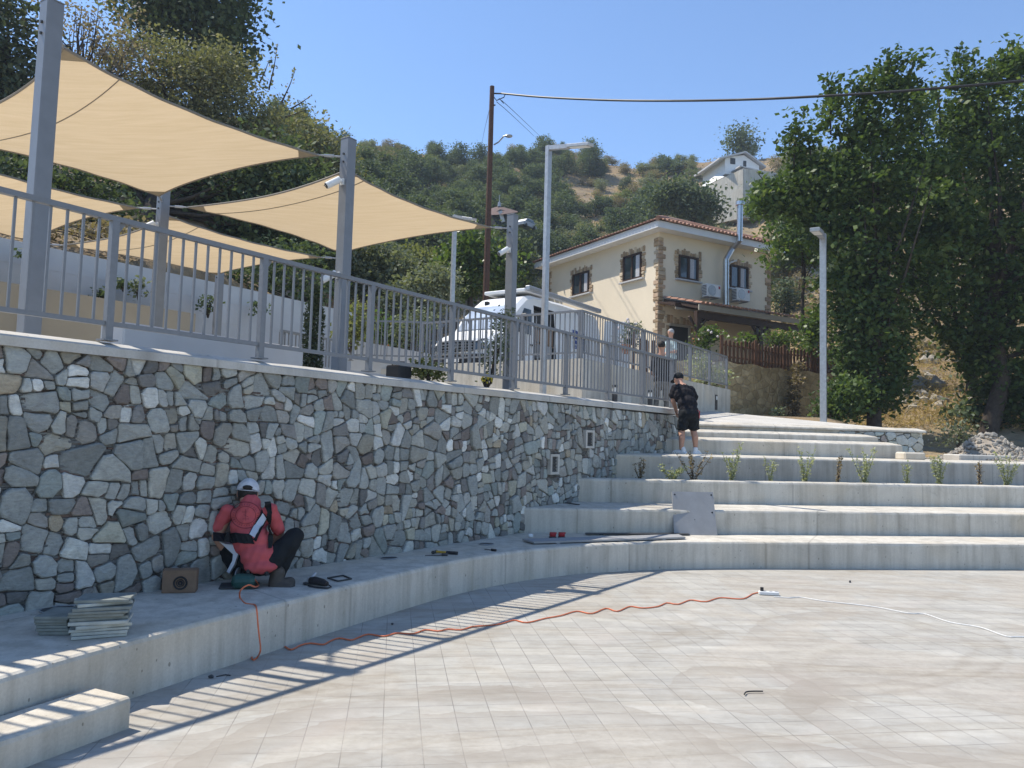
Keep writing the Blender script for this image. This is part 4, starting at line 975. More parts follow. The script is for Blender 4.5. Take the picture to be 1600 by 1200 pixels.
# garden wall of yellow stone with picket fence
G0 = aty(1128, 650, 24.4); G1 = aty(1236, 655, 26.6); G2 = aty(1312, 662, 27.6); G3 = aty(1380, 662, 29)
gl = catmull([V3(G0[0]-1.4, G0[1]+.35, 0), V3(G0[0], G0[1], 0), V3(G1[0], G1[1], 0), V3(G2[0], G2[1], 0), V3(G3[0], G3[1], 0)], .35)
zt_ = aty(1180, 572, 25.5)[2]
def ywall():
    mm, nt = newmat('yellow_rubble_stone'); t = NT(nt); p = t.obj()
    v = t.n('ShaderNodeTexVoronoi', feature='DISTANCE_TO_EDGE'); v.inputs['Scale'].default_value = 3.2; t.l(t.mapping(p, (1, 1, 1.5)), v.inputs['Vector'])
    v2 = t.n('ShaderNodeTexVoronoi'); v2.inputs['Scale'].default_value = 3.2; t.l(t.mapping(p, (1, 1, 1.5)), v2.inputs['Vector'])
    n = t.noise(p, 5, 5, .65)
    c = t.ramp(v2.outputs['Color'], [(.2, (.36, .27, .15)), (.5, (.45, .345, .20)), (.8, (.53, .42, .26))])
    c = t.mix(.7, c, t.ramp(n, [(.3, (.6, .6, .6)), (.7, (1.25, 1.22, 1.15))]), 'MULTIPLY')
    c = t.mix(t.ramp(v.outputs['Distance'], [(.01, (.4, .4, .4)), (.05, (0, 0, 0))]), c, (.27, .20, .12))
    h = t.math('ADD', t.ramp(v.outputs['Distance'], [(0, (0, 0, 0)), (.12, (1, 1, 1))]), n); t.bsdf(c, .95, h, .6, .04, .1); return mm
M['ywall'] = ywall()
k = len(gl); vs = []
for i, p in enumerate(gl):
    for z, o_ in ((1.6, 0), (zt_+.04*math.sin(i*1.7), 0), (zt_+.04*math.sin(i*1.7), .4), (1.6, .4)): vs.append((p[0], p[1]+o_, z))
o = MB().add(vs, [(i*4+j, i*4+(j+1) % 4, i*4+4+(j+1) % 4, i*4+4+j) for i in range(k-1) for j in range(4)]).build('garden_wall', 'ywall', origin=(gl[k//2][0], gl[k//2][1], 2.2)); tag(o, 'curved retaining wall of yellow rubble stone below the picket fence', 'wall')
m = MB(); m.prism([p2(q+V3(0, .3, 0)) for q in gl]+[p2(Hp(LXP+2.5, 4, 0)), p2(Hp(LXP, LY, 0)), p2(Hp(-1.2, 3, 0)), p2(Hp(-1.0, -2.0, 0))], 3.4, ZG-.02); o = m.build('garden_ground', 'soil'); structure(o)
def picket_fence(label, line, z0, h, sp, rnd):
    r_ = random.Random(rnd); b = line[len(line)//2]; root = thing('picket_fence', label, 'fence', V3(b[0], b[1], z0))
    pts = catmull(line, sp); m = MB()
    for i, p in enumerate(pts):
        d = pts[min(i+1, len(pts)-1)]-pts[max(i-1, 0)]; d /= np.linalg.norm(d); hh = h*r_.uniform(.9, 1.03); wd = sp*.6
        a = V3(p[0], p[1], z0); q = [a-d*wd/2, a+d*wd/2, a+d*wd/2+V3(0, 0, hh-.06), a+V3(0, 0, hh), a-d*wd/2+V3(0, 0, hh-.06)]
        m.extr(q, np.cross(d, V3(0, 0, 1))*.025)
    m.build('pickets', 'fencewood', root)
    m = MB()
    for z in (.2, h*.72): m.tube([V3(p[0], p[1], z0+z)+V3(0, .05, 0) for p in pts], .03, 4)
    m.build('rail', 'fencewood', root)
    for i in range(0, len(pts), max(6, int(1.6/sp))):
        p = pts[i]; m = MB(); m.cbox(V3(p[0], p[1]-.02, z0+h*.54), (.1, .1, h*1.1), .01); m.build('post', 'fencewood', root)
picket_fence('red brown picket fence on top of the yellow stone wall', [V3(q[0], q[1]+.12, 0) for q in gl if 800+1200*q[0]/q[1] > 1112][::4], zt_, .80, .17, 4)
a = aty(990, 545, 24.2); b = aty(1030, 550, 25.2)
picket_fence('short dark picket fence by the sunlit house wall', [V3(a[0], a[1], 0), V3((a[0]+b[0])/2, (a[1]+b[1])/2, 0), V3(b[0], b[1], 0)], ZP, a[2]-ZP+.38, .25, 5)

# ================================================================== FAR BUILDINGS ON THE HILL
def far_house():
    d = 80.; c = aty(1146, 300, d); ex = aty(1186, 300, d+.7)-c; ex[2] = 0; wx = np.linalg.norm(ex); ex /= wx; ey = V3(-ex[1], ex[0], 0)
    z0 = aty(1146, 305, d)[2]; z1 = aty(1146, 273, d)[2]; ze = aty(1146, 247, d)[2]; zr = aty(1160, 238.5, d)[2]
    x0 = -((1146-1132)/1200*d); P = lambda x, y, z: c*V3(1, 1, 0)+ex*x+ey*y+V3(0, 0, z)
    root = thing('hill_house', 'small white gabled house perched on a stone base high on the hillside', 'house', P(1, 3, z0))
    wl_, wr = -1.0, wx+.0; dy = 5
    m = MB(); m.extr([P(wl_, 0, z1), P(wr, 0, z1), P(wr, 0, ze-.5), P((wl_+wr)/2+.2, 0, zr-.15), P(wl_, 0, ze)], ey*dy); m.build('wall', 'white', root)
    m = MB(); mid = P((wl_+wr)/2+.2, -.4, zr)
    m.extr([P(wl_-.9, -.4, ze-.45), mid, mid+V3(0, 0, .16), P(wl_-.9, -.4, ze-.28)], ey*(dy+.8)); m.extr([mid, P(wr+.6, -.4, ze-.75), P(wr+.6, -.4, ze-.58), mid+V3(0, 0, .16)], ey*(dy+.8)); m.build('roof', 'whitewall', root)
    for px0, py0, px1, py1 in ((1140, 247.5, 1148.5, 256.5), (1163, 249.5, 1168, 258)):
        k = d/1200; xa, xb = (px0-1146)*k, (px1-1146)*k; za, zb = aty(1146, py1, d)[2], aty(1146, py0, d)[2]
        m = MB(); m.box(P((xa+xb)/2, -.02, (za+zb)/2), (xb-xa, .08, zb-za), (ex, ey, V3(0, 0, 1))); m.build('window', 'dark', root)
    m = MB(); zc = aty(1146, 258.5, d-1.8)[2]; m.extr([P(-.3, -1.8, zc-.1), P(wr+1.0, -1.8, zc-.5), P(wr+1.0, -1.8, zc-.38), P(-.3, -1.8, zc+.02)], ey*1.8); m.build('canopy', 'whitewall', root)
    m = MB(); m.bar(P(0, -1.75, z1), P(0, -1.75, zc-.1), .12, .12); m.box(P(2.6, -1.72, zc-.75), (5, .1, .5), (ex, ey, V3(0, 0, 1))); m.build('canopy_post', 'dark', root)
    m = MB(); m.extr([P(-.0, -2, z0-3), P(wr+.5, -2, z0-3), P(wr+.5, -2, z1), P(0, -2, z1)], ey*7); m.extr([P(0, -2, z0-3), P(-.05, -2, z1), P(-1.9, 1.5, z1-.7), P(-1.9, 1.5, z0-3)], ey*5); m.build('retaining_base', 'concrete', root)
    m = MB(); m.extr([P(-1.05, 0, z1-.3), P(-2.6, 3, z1-.9), P(-1.05, 1.5, ze-1.3)], ey*.4); m.build('side_stair', 'white', root)
far_house()
M['oldroof'] = plain('old_dark_roof', (.13, .09, .08), .9, .2, 3)
def hut():
    d = 62.; c = aty(783, 352, d); P = lambda px, py, dd=0: aty(px, py, d+dd)
    root = thing('hillside_hut', 'small hut with a brown tiled roof among the dark trees on the hill', 'hut', c)
    m = MB(); m.extr([P(781, 352), P(806, 352), P(806, 332), P(781, 327)], V3(0, 2.5, 0)); m.extr([P(768, 352, 1), P(781, 352), P(781, 327), P(768, 335, 1)], V3(0, 2.5, 0)); m.build('wall', 'dark', root)
    m = MB(); ap = P(780, 323, 1); a, b = P(809, 331.5, -.5), P(785, 335, -.8); m.extr([ap, a, b], V3(0, .15, .12)); m.extr([ap, b, P(766, 336, .5), P(767, 327, 2)], V3(0, .15, .12)); m.build('roof', 'oldroof', root)
    m = MB(); m.tube([ap, ap+V3(0, 0, .35), ap+V3(0, 0, .4), ap+V3(0, 0, 1.0)], [.15, .12, .04, .03], 8); m.build('finial', 'galv', root)
    m = MB(); m.bar(P(781.5, 330, -.4), P(786.5, 347, -.4), .12, .3); m.build('brace', 'whitewall', root)
hut()
def parked_car():
    d = 60.; ax0 = aty(818, 352, d); b = aty(839, 352, d+1.5); ex = b-ax0; ex[2] = 0; L = np.linalg.norm(ex); ex /= L; ey = V3(-ex[1], ex[0], 0); k = L/21*1
    P = lambda x, y, z: ax0*V3(1, 1, 0)+ex*x+ey*y+V3(0, 0, ax0[2]+z); s = L/4.0
    root = thing('parked_car', 'pale car half hidden among trees beside the hillside hut', 'car', P(L/2, 1, 0))
    prof = [(0, .25), (0, .75), (.5, .95), (1.0, 1.45), (1.5, 1.6), (2.8, 1.55), (3.5, 1.05), (4.0, .9), (4.0, .25)]
    m = MB(); m.extr([P(x*s, 0, z*s) for x, z in prof], ey*1.7*s); m.build('body', 'galv', root)
    m = MB(); m.extr([P(x*s, -.02, z*s) for x, z in [(.75, 1.0), (1.15, 1.42), (2.7, 1.4), (3.2, 1.02)]], ey*1.74*s); m.build('window', 'glass', root)
    for x in (.8, 3.2):
        m = MB(); m.cyl(P(x*s, -.03, .3*s), P(x*s, .2, .3*s), .3*s); m.build('wheel', 'black', root)
parked_car()

# ================================================================== VAN
def van():
    o = V3(-.80, 20.55, ZP); ex = U; ey = -N       # x: nose to tail, y: from the side facing us to the far side
    P = lambda x, y, z: o+ex*x+ey*y+V3(0, 0, z)
    root = thing('white_van', 'white high roofed van with its side door slid open, parked on the platform', 'van', P(3.4, 1, 0))
    prof = [(.10, .42), (.0, .62), (.02, .98), (.12, 1.14), (.45, 1.30), (1.02, 1.46), (1.45, 1.95), (1.86, 2.34), (2.25, 2.62), (2.65, 2.74), (4.5, 2.78), (6.6, 2.76), (6.85, 2.66), (6.95, 2.3), (6.98, .9), (6.95, .42)]
    ns = 15; vs = []; k = len(prof)
    for j in range(ns):
        q = j/(ns-1); y = 2.0*q; e = abs(2*q-1)
        sh_ = .0 if e < .8 else (e-.8)/.2
        for (x, z) in prof:
            tum = .15*clamp((z-1.1)/1.6)**1.3
            yy = 1.0+(y-1.0)*(1-tum)
            nose = .30*(2*q-1)**2*(1-clamp((x)/1.6))*1.0
            xx = x+nose+(.05*sh_**2 if x < 3.5 else -.06*sh_**2); zz = z-(.10*sh_**2 if z > 2.2 else 0)-(.05*sh_**2 if 1.0 < z < 1.6 and x < 1.3 else 0)
            vs.append(P(xx, yy, zz))
    fs = [(j*k+i, j*k+(i+1) % k, (j+1)*k+(i+1) % k, (j+1)*k+i) for j in range(ns-1) for i in range(k)]+[tuple(range(k))[::-1], tuple((ns-1)*k+i for i in range(k))]
    m = MB(); m.add(vs, fs); body = m.build('body', ['white', 'dark'], root, smooth=False)
    c = MB(); c.extr([P(2.62, -.3, .75), P(3.92, -.3, .75), P(3.85, -.3, 2.42), P(2.66, -.3, 2.42)], ey*1.6); cut = c.build('cutter', 'dark', root)
    for ho, side in ((1.18, 0), (5.35, 0)):
        c2 = MB(); c2.cyl(P(ho, -.5, .40), P(ho, .35, .40), .44, n=20); cw = c2.build('cutter', 'dark', root)
        md = body.modifiers.new('b', 'BOOLEAN'); md.object = cw; md.operation = 'DIFFERENCE'; md.solver = 'EXACT'
    md = body.modifiers.new('b', 'BOOLEAN'); md.object = cut; md.operation = 'DIFFERENCE'; md.solver = 'EXACT'
    bpy.context.view_layer.update(); dg = bpy.context.evaluated_depsgraph_get()
    me = bpy.data.meshes.new_from_object(body.evaluated_get(dg)); body.modifiers.clear(); body.data = me
    for x in [q for q in root.children if q.name.startswith('cutter')]: bpy.data.objects.remove(x)
    mi = [mm.name for mm in me.materials]
    def tumy(z): return (1-(1-.15*clamp((z-1.1)/1.6)**1.3))
    Y = lambda z, off=0.0: tumy(z)-off
    m = MB(); m.extr([P(2.6, .35, .78), P(3.9, .35, .78), P(3.83, .35, 2.36), P(2.65, .35, 2.36)], ey*.02); m.extr([P(2.6, .2, .8), P(3.9, .2, .8), P(3.9, 1.25, .8), P(2.6, 1.25, .8)], V3(0, 0, .02)); m.build('interior_lining', 'dark', root)
    for bx, bz, w_, h_, lm in ((2.75, 1.36, .5, .35, 'card'), (3.3, 1.3, .45, .5, 'card'), (3.0, .85, .7, .42, 'board')):
        m = MB(); m.cbox(P(bx+w_/2, .22, bz+h_/2), (w_, .3, h_), .01, (ex, ey, V3(0, 0, 1))); m.build('cargo_box', lm, root)
    m = MB(); m.extr([P(2.62, .12, 1.3), P(3.9, .12, 1.3), P(3.9, .12, 1.26), P(2.62, .12, 1.26)], ey*.3); m.build('shelf', 'card', root)
    # windscreen: wide raked pane following the front profile
    m = MB(); vs = []
    for q in np.linspace(.09, .91, 9):
        for x, z in ((1.06, 1.52), (1.45, 1.965), (1.83, 2.315)):
            y = 2*q; tum = .15*clamp((z-1.1)/1.6)**1.3; nose = .30*(2*q-1)**2*(1-clamp(x/1.6)); e = abs(2*q-1); s_ = 0 if e < .8 else (e-.8)/.2
            vs.append(P(x+nose+.05*s_**2-.015, 1+(y-1)*(1-tum), z+.012))
    m.add(vs, [(i*3+j, i*3+j+1, i*3+4+j, i*3+3+j) for i in range(8) for j in range(2)]); 
    M['screen'] = glassmat('van_windscreen', (.30, .34, .40), .03); m.build('windscreen', 'screen', root)  # blue-white reflection is put into the pale base colour of the pane
    m = MB(); m.extr([P(1.62, Y(1.5, .012), 1.5), P(2.45, Y(1.5, .012), 1.48), P(2.48, Y(2.25, .012), 2.25), P(2.12, Y(2.25, .012), 2.25)], ey*.03); m.build('side_window', 'glass', root)
    # grille with bars and a ringed star
    q0 = lambda y, z, o_=0: P(-.035-o_+.30*(y-1)**2, y, z)
    m = MB()
    nn = 12
    for (z0, z1) in ((.74, 1.08),):
        vs = []
        for i in range(nn+1):
            y = .38+1.24*i/nn; vs += [q0(y, z0+.05*abs(y-1)), q0(y, z1-.03*abs(y-1))]
        m.add(vs, [(i*2, i*2+1, i*2+3, i*2+2) for i in range(nn)])
    gr = m.build('grille', 'black', root)
    for z in (.80, .88, .96, 1.04):
        m = MB(); m.tube([q0(.40+1.2*i/10, z, .015) for i in range(11)], .014, 5); m.build('grille_bar', 'chrome', gr)
    m = MB(); ring = [q0(1+.12*math.sin(a), .91+.12*math.cos(a), .045) for a in np.linspace(0, 2*math.pi, 21)]; m.tube(ring, .011, 5)
    for a in (0, 2.094, 4.189): m.tube([q0(1, .91, .045), q0(1+.115*math.sin(a), .91+.115*math.cos(a), .045)], [.02, .005], 5)
    m.build('emblem', 'chrome', gr)
    m = MB(); vs = []
    for i in range(13):
        y = .02+1.96*i/12; vs += [q0(y, .34, .05), q0(y, .66, .06), q0(y, .70, .0)]
    m.add(vs, [(i*3+j, i*3+j+1, i*3+4+j, i*3+3+j) for i in range(12) for j in range(2)]); bp = m.build('bumper', 'black', root)
    m = MB(); m.extr([q0(.75, .46, .075), q0(1.25, .46, .075), q0(1.25, .57, .075), q0(.75, .57, .075)], ex*.01); m.build('number_plate', 'white', bp)
    for s_ in (0, 1):
        f = (lambda y: y) if s_ == 0 else (lambda y: 2-y)
        m = MB(); pts = [(.34, .80, .02), (.03, .84, .05), (-.015, 1.05, .32), (.0, 1.16, .50), (.18, 1.12, .08), (.36, 1.02, .04)]
        front = []
        for (y, z, xx) in pts: front.append(P(xx+.30*(f(y)-1)**2*.9-.075 if xx < .2 else xx+.18, f(y), z))
        m.add(front+[p+ex*.12 for p in front], [tuple(range(6)), (0, 1, 7, 6), (1, 2, 8, 7), (2, 3, 9, 8), (3, 4, 10, 9), (4, 5, 11, 10), (5, 0, 6, 11)]); hl = m.build('headlight', 'glass', root)
        m = MB(); m.ell(front[1]*.5+front[4]*.5-ex*.01, .07); m.build('bulb', 'chrome', hl)
    for x in (1.18, 5.35):
        wr_ = thing_part('wheel', root, P(x, .16, .36), ey)
    m = MB(); m.bar(P(1.65, -.03, 1.55), P(1.62, -.22, 1.62), .04, .05); mr = m.build('mirror', 'black', root); m = MB(); m.cbox(P(1.60, -.26, 1.78), (.12, .2, .42), .03, (ex, ey, V3(0, 0, 1))); m.build('mirror_housing', 'black', mr)
    m = MB(); m.bar(P(1.65, 2.03, 1.55), P(1.62, 2.2, 1.62), .04, .05); m.cbox(P(1.60, 2.26, 1.78), (.12, .2, .42), .03, (ex, ey, V3(0, 0, 1))); m.build('mirror', 'black', root)
    m = MB(); m.box(P(3.2, -.008, .62), (4.6, .02, .10), (ex, ey, V3(0, 0, 1))); m.build('side_moulding', 'black', root)
    m = MB(); m.box(P(2.45, -.012, 1.18), (.22, .03, .05), (ex, ey, V3(0, 0, 1))); m.build('door_handle', 'black', root)
    # roll-out awning and roof rails
    m = MB(); m.cbox(P(4.45, Y(2.72)-.12, 2.86), (4.6, .16, .14), .02, (ex, ey, V3(0, 0, 1))); m.build('roof_awning', 'galv', root)
    m = MB(); m.cbox(P(3.0, 1.0, 2.86), (1.3, 1.5, .1), .02, (ex, ey, V3(0, 0, 1))); m.build('roof_box', 'white', root)
    m = MB(); m.box(P(1.98, 1.35, 2.44), (.12, .1, .14), (ex, ey, V3(0, 0, 1))); m.build('roof_antenna', 'black', root)
    # opened rear door seen behind the tail
    m = MB(); a = P(6.95, .02, .6); dd = ex*.5-ey*.75; dd /= np.linalg.norm(dd); m.extr([a, a+dd*.95, a+dd*.95+V3(0, 0, 1.95), a+dd*.08+V3(0, 0, 1.95)], ex*.05); m.build('rear_door', 'white', root)
    M['blue'] = plain('blue_lettering', (.05, .09, .30), .5, .1, 20); r_ = random.Random(2)
    for row in range(4):                                   # rows of small blue lettering on the flank
        m = MB(); x = 5.0
        while x < 5.75:
            w_ = r_.uniform(.035, .07); z = 1.92-row*.16
            for (du, dz, lw, lh) in r_.sample([(0, .05, w_, .022), (0, 0, w_, .022), (0, -.05, w_, .022), (-w_/2+.012, 0, .02, .11), (w_/2-.012, 0, .02, .11)], 3):
                m.box(P(x+du, Y(z, .012), z+dz), (lw, .02, lh), (ex, ey, V3(0, 0, 1)))
            x += w_+.03
        m.build('lettering', 'blue', root)
def thing_part(nm, root, c, axis):
    m = MB(); m.tube([c-axis*.12, c-axis*.10, c+axis*.10, c+axis*.12], [.30, .35, .35, .30], 24); w_ = m.build('wheel', 'black', root)
    m = MB(); m.tube([c-axis*.122, c-axis*.13], [.21, .17], 18); m.build('rim', 'chrome', w_); return w_
van()
# ================================================================== VEGETATION
M['leaf_mulberry'] = leafmat('mulberry_leaf', (.036, .062, .02), (.082, .124, .038), (.19, .235, .08), .30, .2, .5)
M['leaf_oak'] = leafmat('olive_brown_leaf', (0.134, 0.134, 0.074), (0.231, 0.224, 0.127), (0.354, 0.307, 0.195), .25, .12, .65)
M['leaf_dark'] = leafmat('dark_leaf', (0.052, 0.074, 0.042), (0.101, 0.132, 0.070), (0.162, 0.186, 0.106), .25, .12, .65)
M['leaf_pine'] = leafmat('pine_needles', (0.046, 0.065, 0.043), (0.092, 0.113, 0.070), (0.147, 0.163, 0.101), .15, .12, .65)
M['leaf_red'] = leafmat('sparse_reddish_leaf', (0.130, 0.116, 0.089), (0.244, 0.188, 0.154), (0.335, 0.252, 0.224), .3, .12, .65)
M['leaf_olive'] = leafmat('grey_olive_leaf', (0.097, 0.114, 0.074), (0.168, 0.191, 0.128), (0.258, 0.281, 0.201), .2, .12, .65)
M['leaf_yellow'] = leafmat('yellow_green_leaf', (0.115, 0.126, 0.052), (0.191, 0.202, 0.082), (0.279, 0.279, 0.119), .3, .12, .65)
M['leaf_dry'] = leafmat('dry_brown_leaf', (0.139, 0.110, 0.070), (0.239, 0.188, 0.119), (0.354, 0.285, 0.193), .2, .12, .65)
M['leaf_sage'] = leafmat('sage_leaf', (.24, .26, .15), (.36, .38, .23), (.48, .48, .33), .3, .15, .6)
M['leaf_shrub'] = leafmat('shrub_leaf', (.05, .085, .025), (.10, .15, .04), (.19, .22, .07), .35, .3, .4)
M['hill_pine'] = leafmat('hill_pine_needles', (.075, .10, .065), (.125, .155, .10), (.17, .19, .12), .25, .1, .7)
M['hill_olive'] = leafmat('hill_olive_leaf', (.14, .155, .10), (.20, .215, .145), (.27, .27, .19), .25, .1, .7)
M['hill_green'] = leafmat('hill_green_leaf', (.13, .155, .06), (.19, .215, .09), (.26, .27, .13), .25, .1, .7)
M['hill_dry'] = leafmat('hill_dry_leaf', (.18, .145, .095), (.26, .215, .145), (.34, .29, .20), .25, .1, .7)
M['straw'] = leafmat('dry_straw', (.30, .21, .10), (.42, .31, .16), (.5, .40, .24), .3, .1, .8)
M['flower_o'] = plain('orange_petals', (.7, .28, .06), .6, .2, 30); M['flower_y'] = plain('yellow_petals', (.75, .55, .05), .6, .2, 30)
M['flower_w'] = plain('white_petals', (.7, .62, .6), .6, .2, 30); M['terracotta'] = plain('terracotta_pot', (.35, .15, .08), .8, .15, 12)

def leaf_mesh(nm, C, size, rnd, mat, parent, g, asp=.62, up=.35, extra=None, origin=None):
    """many small folded leaves as one mesh; C: n x 3 world centres"""
    n = len(C); off = wl(parent) if parent is not None else np.array(origin, float)
    nr = g.normal(size=(n, 3)); nr[:, 2] = np.abs(nr[:, 2])+up; nr /= np.linalg.norm(nr, axis=1)[:, None]
    a = g.normal(size=(n, 3)); a -= nr*(a*nr).sum(1)[:, None]; a /= np.linalg.norm(a, axis=1)[:, None]+1e-9
    b = np.cross(nr, a); sz = size*g.uniform(.65, 1.35, n)[:, None]
    v = np.empty((n, 4, 3)); v[:, 0] = C-a*sz*.5; v[:, 1] = C+b*sz*asp*.5-nr*sz*.08; v[:, 2] = C+a*sz*.5-nr*sz*.10; v[:, 3] = C-b*sz*asp*.5-nr*sz*.08
    v = v.reshape(-1, 3)-off; nv = len(v)
    ev, ef, em = extra if extra else ([], [], [])
    me = bpy.data.meshes.new(nm)
    ev = np.array(ev, float).reshape(-1, 3)-off if len(ev) else np.zeros((0, 3))
    allv = np.concatenate([v, ev]); me.vertices.add(len(allv)); me.vertices.foreach_set('co', allv.astype(np.float32).ravel())
    li = list(range(nv)); st_ = list(range(0, nv, 4)); tot = [4]*n
    for f in ef: st_.append(len(li)); tot.append(len(f)); li.extend([i+nv for i in f])
    me.loops.add(len(li)); me.loops.foreach_set('vertex_index', li)
    me.polygons.add(len(st_)); me.polygons.foreach_set('loop_start', st_); me.polygons.foreach_set('loop_total', tot)
    me.materials.append(M[mat]); 
    if len(ef): me.materials.append(M['bark']); me.polygons.foreach_set('material_index', [0]*n+[1]*len(ef))
    at = me.attributes.new('rnd', 'FLOAT', 'FACE'); at.data.foreach_set('value', np.concatenate([rnd, np.zeros(len(ef))]).astype(np.float32))
    me.update(calc_edges=True)
    o = bpy.data.objects.new(nm, me); COL.objects.link(o)
    if parent is not None: o.parent = parent
    else: o.location = off
    return o
def cloud(blobs, ncl, per, cr, g, shell=.45):
    """leaf positions: clusters inside ellipsoids; returns centres, rnd, cluster centres"""
    w_ = np.array([b[1][0]*b[1][1]*b[1][2] for b in blobs])**.6; w_ /= w_.sum(); out = []; rn = []; cc = []
    for (c, r), k in zip(blobs, np.maximum(1, (w_*ncl).astype(int))):
        d = g.normal(size=(k, 3)); d /= np.linalg.norm(d, axis=1)[:, None]; q = shell+(1-shell)*g.random(k)**.6
        q *= 1+.14*np.sin(d[:, 0]*5+c[0])*np.cos(d[:, 2]*4+c[2]); p = np.array(c)+d*np.array(r)*q[:, None]; cc.append(p)
        tone = g.random(k)
        m_ = g.poisson(per, k)+2
        for pc, tn, mm in zip(p, tone, m_):
            out.append(pc+g.normal(size=(mm, 3))*cr*np.array([1.15, 1.15, .75])); rn.append(np.clip(.55*tn+.5*g.random(mm)-.05, 0, 1))
    return np.concatenate(out), np.concatenate(rn), np.concatenate(cc)
def limbs(base, top, targets, r0_, g, nl=14):
    m = MB(); base = np.array(base); top = np.array(top)
    path = [base+(top-base)*q+np.array([g.normal()*.05, g.normal()*.05, 0])*np.linalg.norm(top-base)*.5*(0 < q < 1) for q in (0, .3, .6, 1)]
    m.tube([path[0]-V3(0, 0, .25)]+path, [r0_*1.35, r0_*1.15, r0_*.9, r0_*.7, r0_*.45], 9)
    idx = g.choice(len(targets), min(nl, len(targets)), replace=False)
    for i in idx:
        t_ = targets[i]; q = g.uniform(.35, 1); s_ = base+(top-base)*q; mid = (s_+t_)/2+V3(g.normal()*.15, g.normal()*.15, -.12*np.linalg.norm(t_-s_)*.5)
        m.tube([s_, mid, t_], [r0_*.36, r0_*.2, r0_*.05], 6)
    return m
def pxblobs(L, d, dr=1.0, jit=0):
    out = []
    for i, b in enumerate(L):
        px, py, rx, ry = b[:4]; dd = d+(b[4] if len(b) > 4 else 0); k = dd/1200
        out.append((aty(px, py, dd), (rx*k, max(rx, ry)*k*dr, ry*k)))
    return out
def tree(label, blobs, base, top, r0_, leaf, size, ncl, per, cr, seed, cat='tree', name='tree', group=None, shoots=(), nl=16, shell=.45, asp=.62):
    g = np.random.default_rng(seed); C, rn, cc = cloud(blobs, ncl, per, cr, g, shell)
    root = thing(name, label, cat, base, group)
    ex = []; ern = []; m = limbs(base, top, cc, r0_, g, nl)
    for (a, b) in shoots:
        a, b = np.array(a), np.array(b); k = int(np.linalg.norm(b-a)/.05); q = g.random(k)
        ex.append(a+(b-a)*q[:, None]+g.normal(size=(k, 3))*.12*(1.2-q[:, None])); ern.append(g.random(k)); m.tube([a, (a+b)/2+V3(.03, 0, 0), b], [.035, .02, .008], 5)
    if ex: C = np.concatenate([C]+ex); rn = np.concatenate([rn]+ern)
    m.build('trunk', 'bark', root, smooth=True)
    leaf_mesh('crown', C, size, rn, leaf, root, g, asp)
    return root
# ---- the big broad-leaved trees on the right
dR = 23.5
sh_ = lambda L, d: [(aty(x0, y0, d), aty(x1, y1, d)) for x0, y0, x1, y1 in L]
b1 = aty(1366, 662, 23.2); b1[2] = 1.75; b2 = aty(1532, 690, 24.2); b2[2] = 1.4; b3 = aty(1512, 660, 27.5); b3[2] = 1.6
tree('broad leafy green tree whose leaves hang almost to the ground beside the pale street lamp', pxblobs([(1352, 255, 58, 70), (1290, 290, 62, 56), (1240, 305, 46, 38), (1396, 175, 46, 58), (1425, 320, 80, 95), (1320, 400, 58, 78), (1362, 500, 58, 72), (1366, 590, 52, 58), (1330, 470, 40, 60), (1400, 430, 70, 70), (1310, 330, 60, 60), (1340, 555, 38, 48), (1390, 548, 30, 44), (1364, 622, 40, 30), (1345, 620, 34, 30), (1297, 172, 13, 46), (1345, 152, 14, 40), (1392, 112, 26, 30), (1262, 236, 12, 34), (1424, 118, 14, 34), (1240, 215, 9, 40), (1200, 320, 22, 26)], dR, .9),
     b1, aty(1370, 330, 23.2), .2, 'leaf_mulberry', .185, 820, 34, .19, 101, shoots=sh_([(1298, 210, 1294, 125), (1346, 180, 1345, 118), (1268, 270, 1262, 205), (1395, 110, 1386, 88), (1420, 120, 1428, 88), (1240, 270, 1242, 172), (1205, 300, 1182, 268), (1222, 330, 1180, 330)], dR), nl=22)
tree('broad leafy green tree at the right edge with a dark trunk behind the rubble heap', pxblobs([(1562, 195, 72, 74), (1505, 165, 34, 48), (1582, 125, 28, 36), (1640, 250, 100, 120), (1500, 275, 76, 90), (1488, 410, 66, 80), (1570, 380, 90, 90), (1600, 520, 90, 80), (1660, 420, 90, 110), (1470, 490, 50, 50), (1540, 500, 60, 60), (1500, 545, 26, 36), (1630, 610, 60, 50), (1545, 590, 40, 40), (1590, 620, 60, 40), (1570, 560, 70, 50), (1498, 108, 12, 34), (1578, 92, 14, 34), (1545, 122, 12, 30), (1604, 100, 14, 30), (1520, 128, 12, 28)], 24.3, .9),
     b2, aty(1560, 330, 24.2), .27, 'leaf_mulberry', .185, 900, 34, .19, 102, shoots=sh_([(1580, 120, 1580, 62), (1502, 120, 1494, 74), (1520, 130, 1508, 96), (1545, 130, 1550, 92), (1600, 110, 1604, 75), (1470, 200, 1462, 128), (1440, 210, 1432, 122)], 24.3), nl=22)
tree('leafy tree filling the gap behind the two big broad leaved trees', pxblobs([(1450, 215, 62, 92), (1470, 320, 80, 80), (1380, 270, 80, 90), (1540, 250, 90, 90), (1430, 400, 60, 50), (1560, 420, 70, 80)], 28, .8), b3, aty(1480, 330, 28), .2, 'leaf_mulberry', .20, 420, 30, .25, 103, nl=14)
tree('slim young tree with a reddish trunk right of the house', pxblobs([(1252, 372, 46, 36), (1225, 395, 30, 20), (1285, 390, 26, 26), (1243, 350, 40, 25)], 30, .9), V3(*aty(1254, 500, 30)), aty(1252, 380, 30), .07, 'leaf_shrub', .2, 90, 22, .3, 104, nl=8)
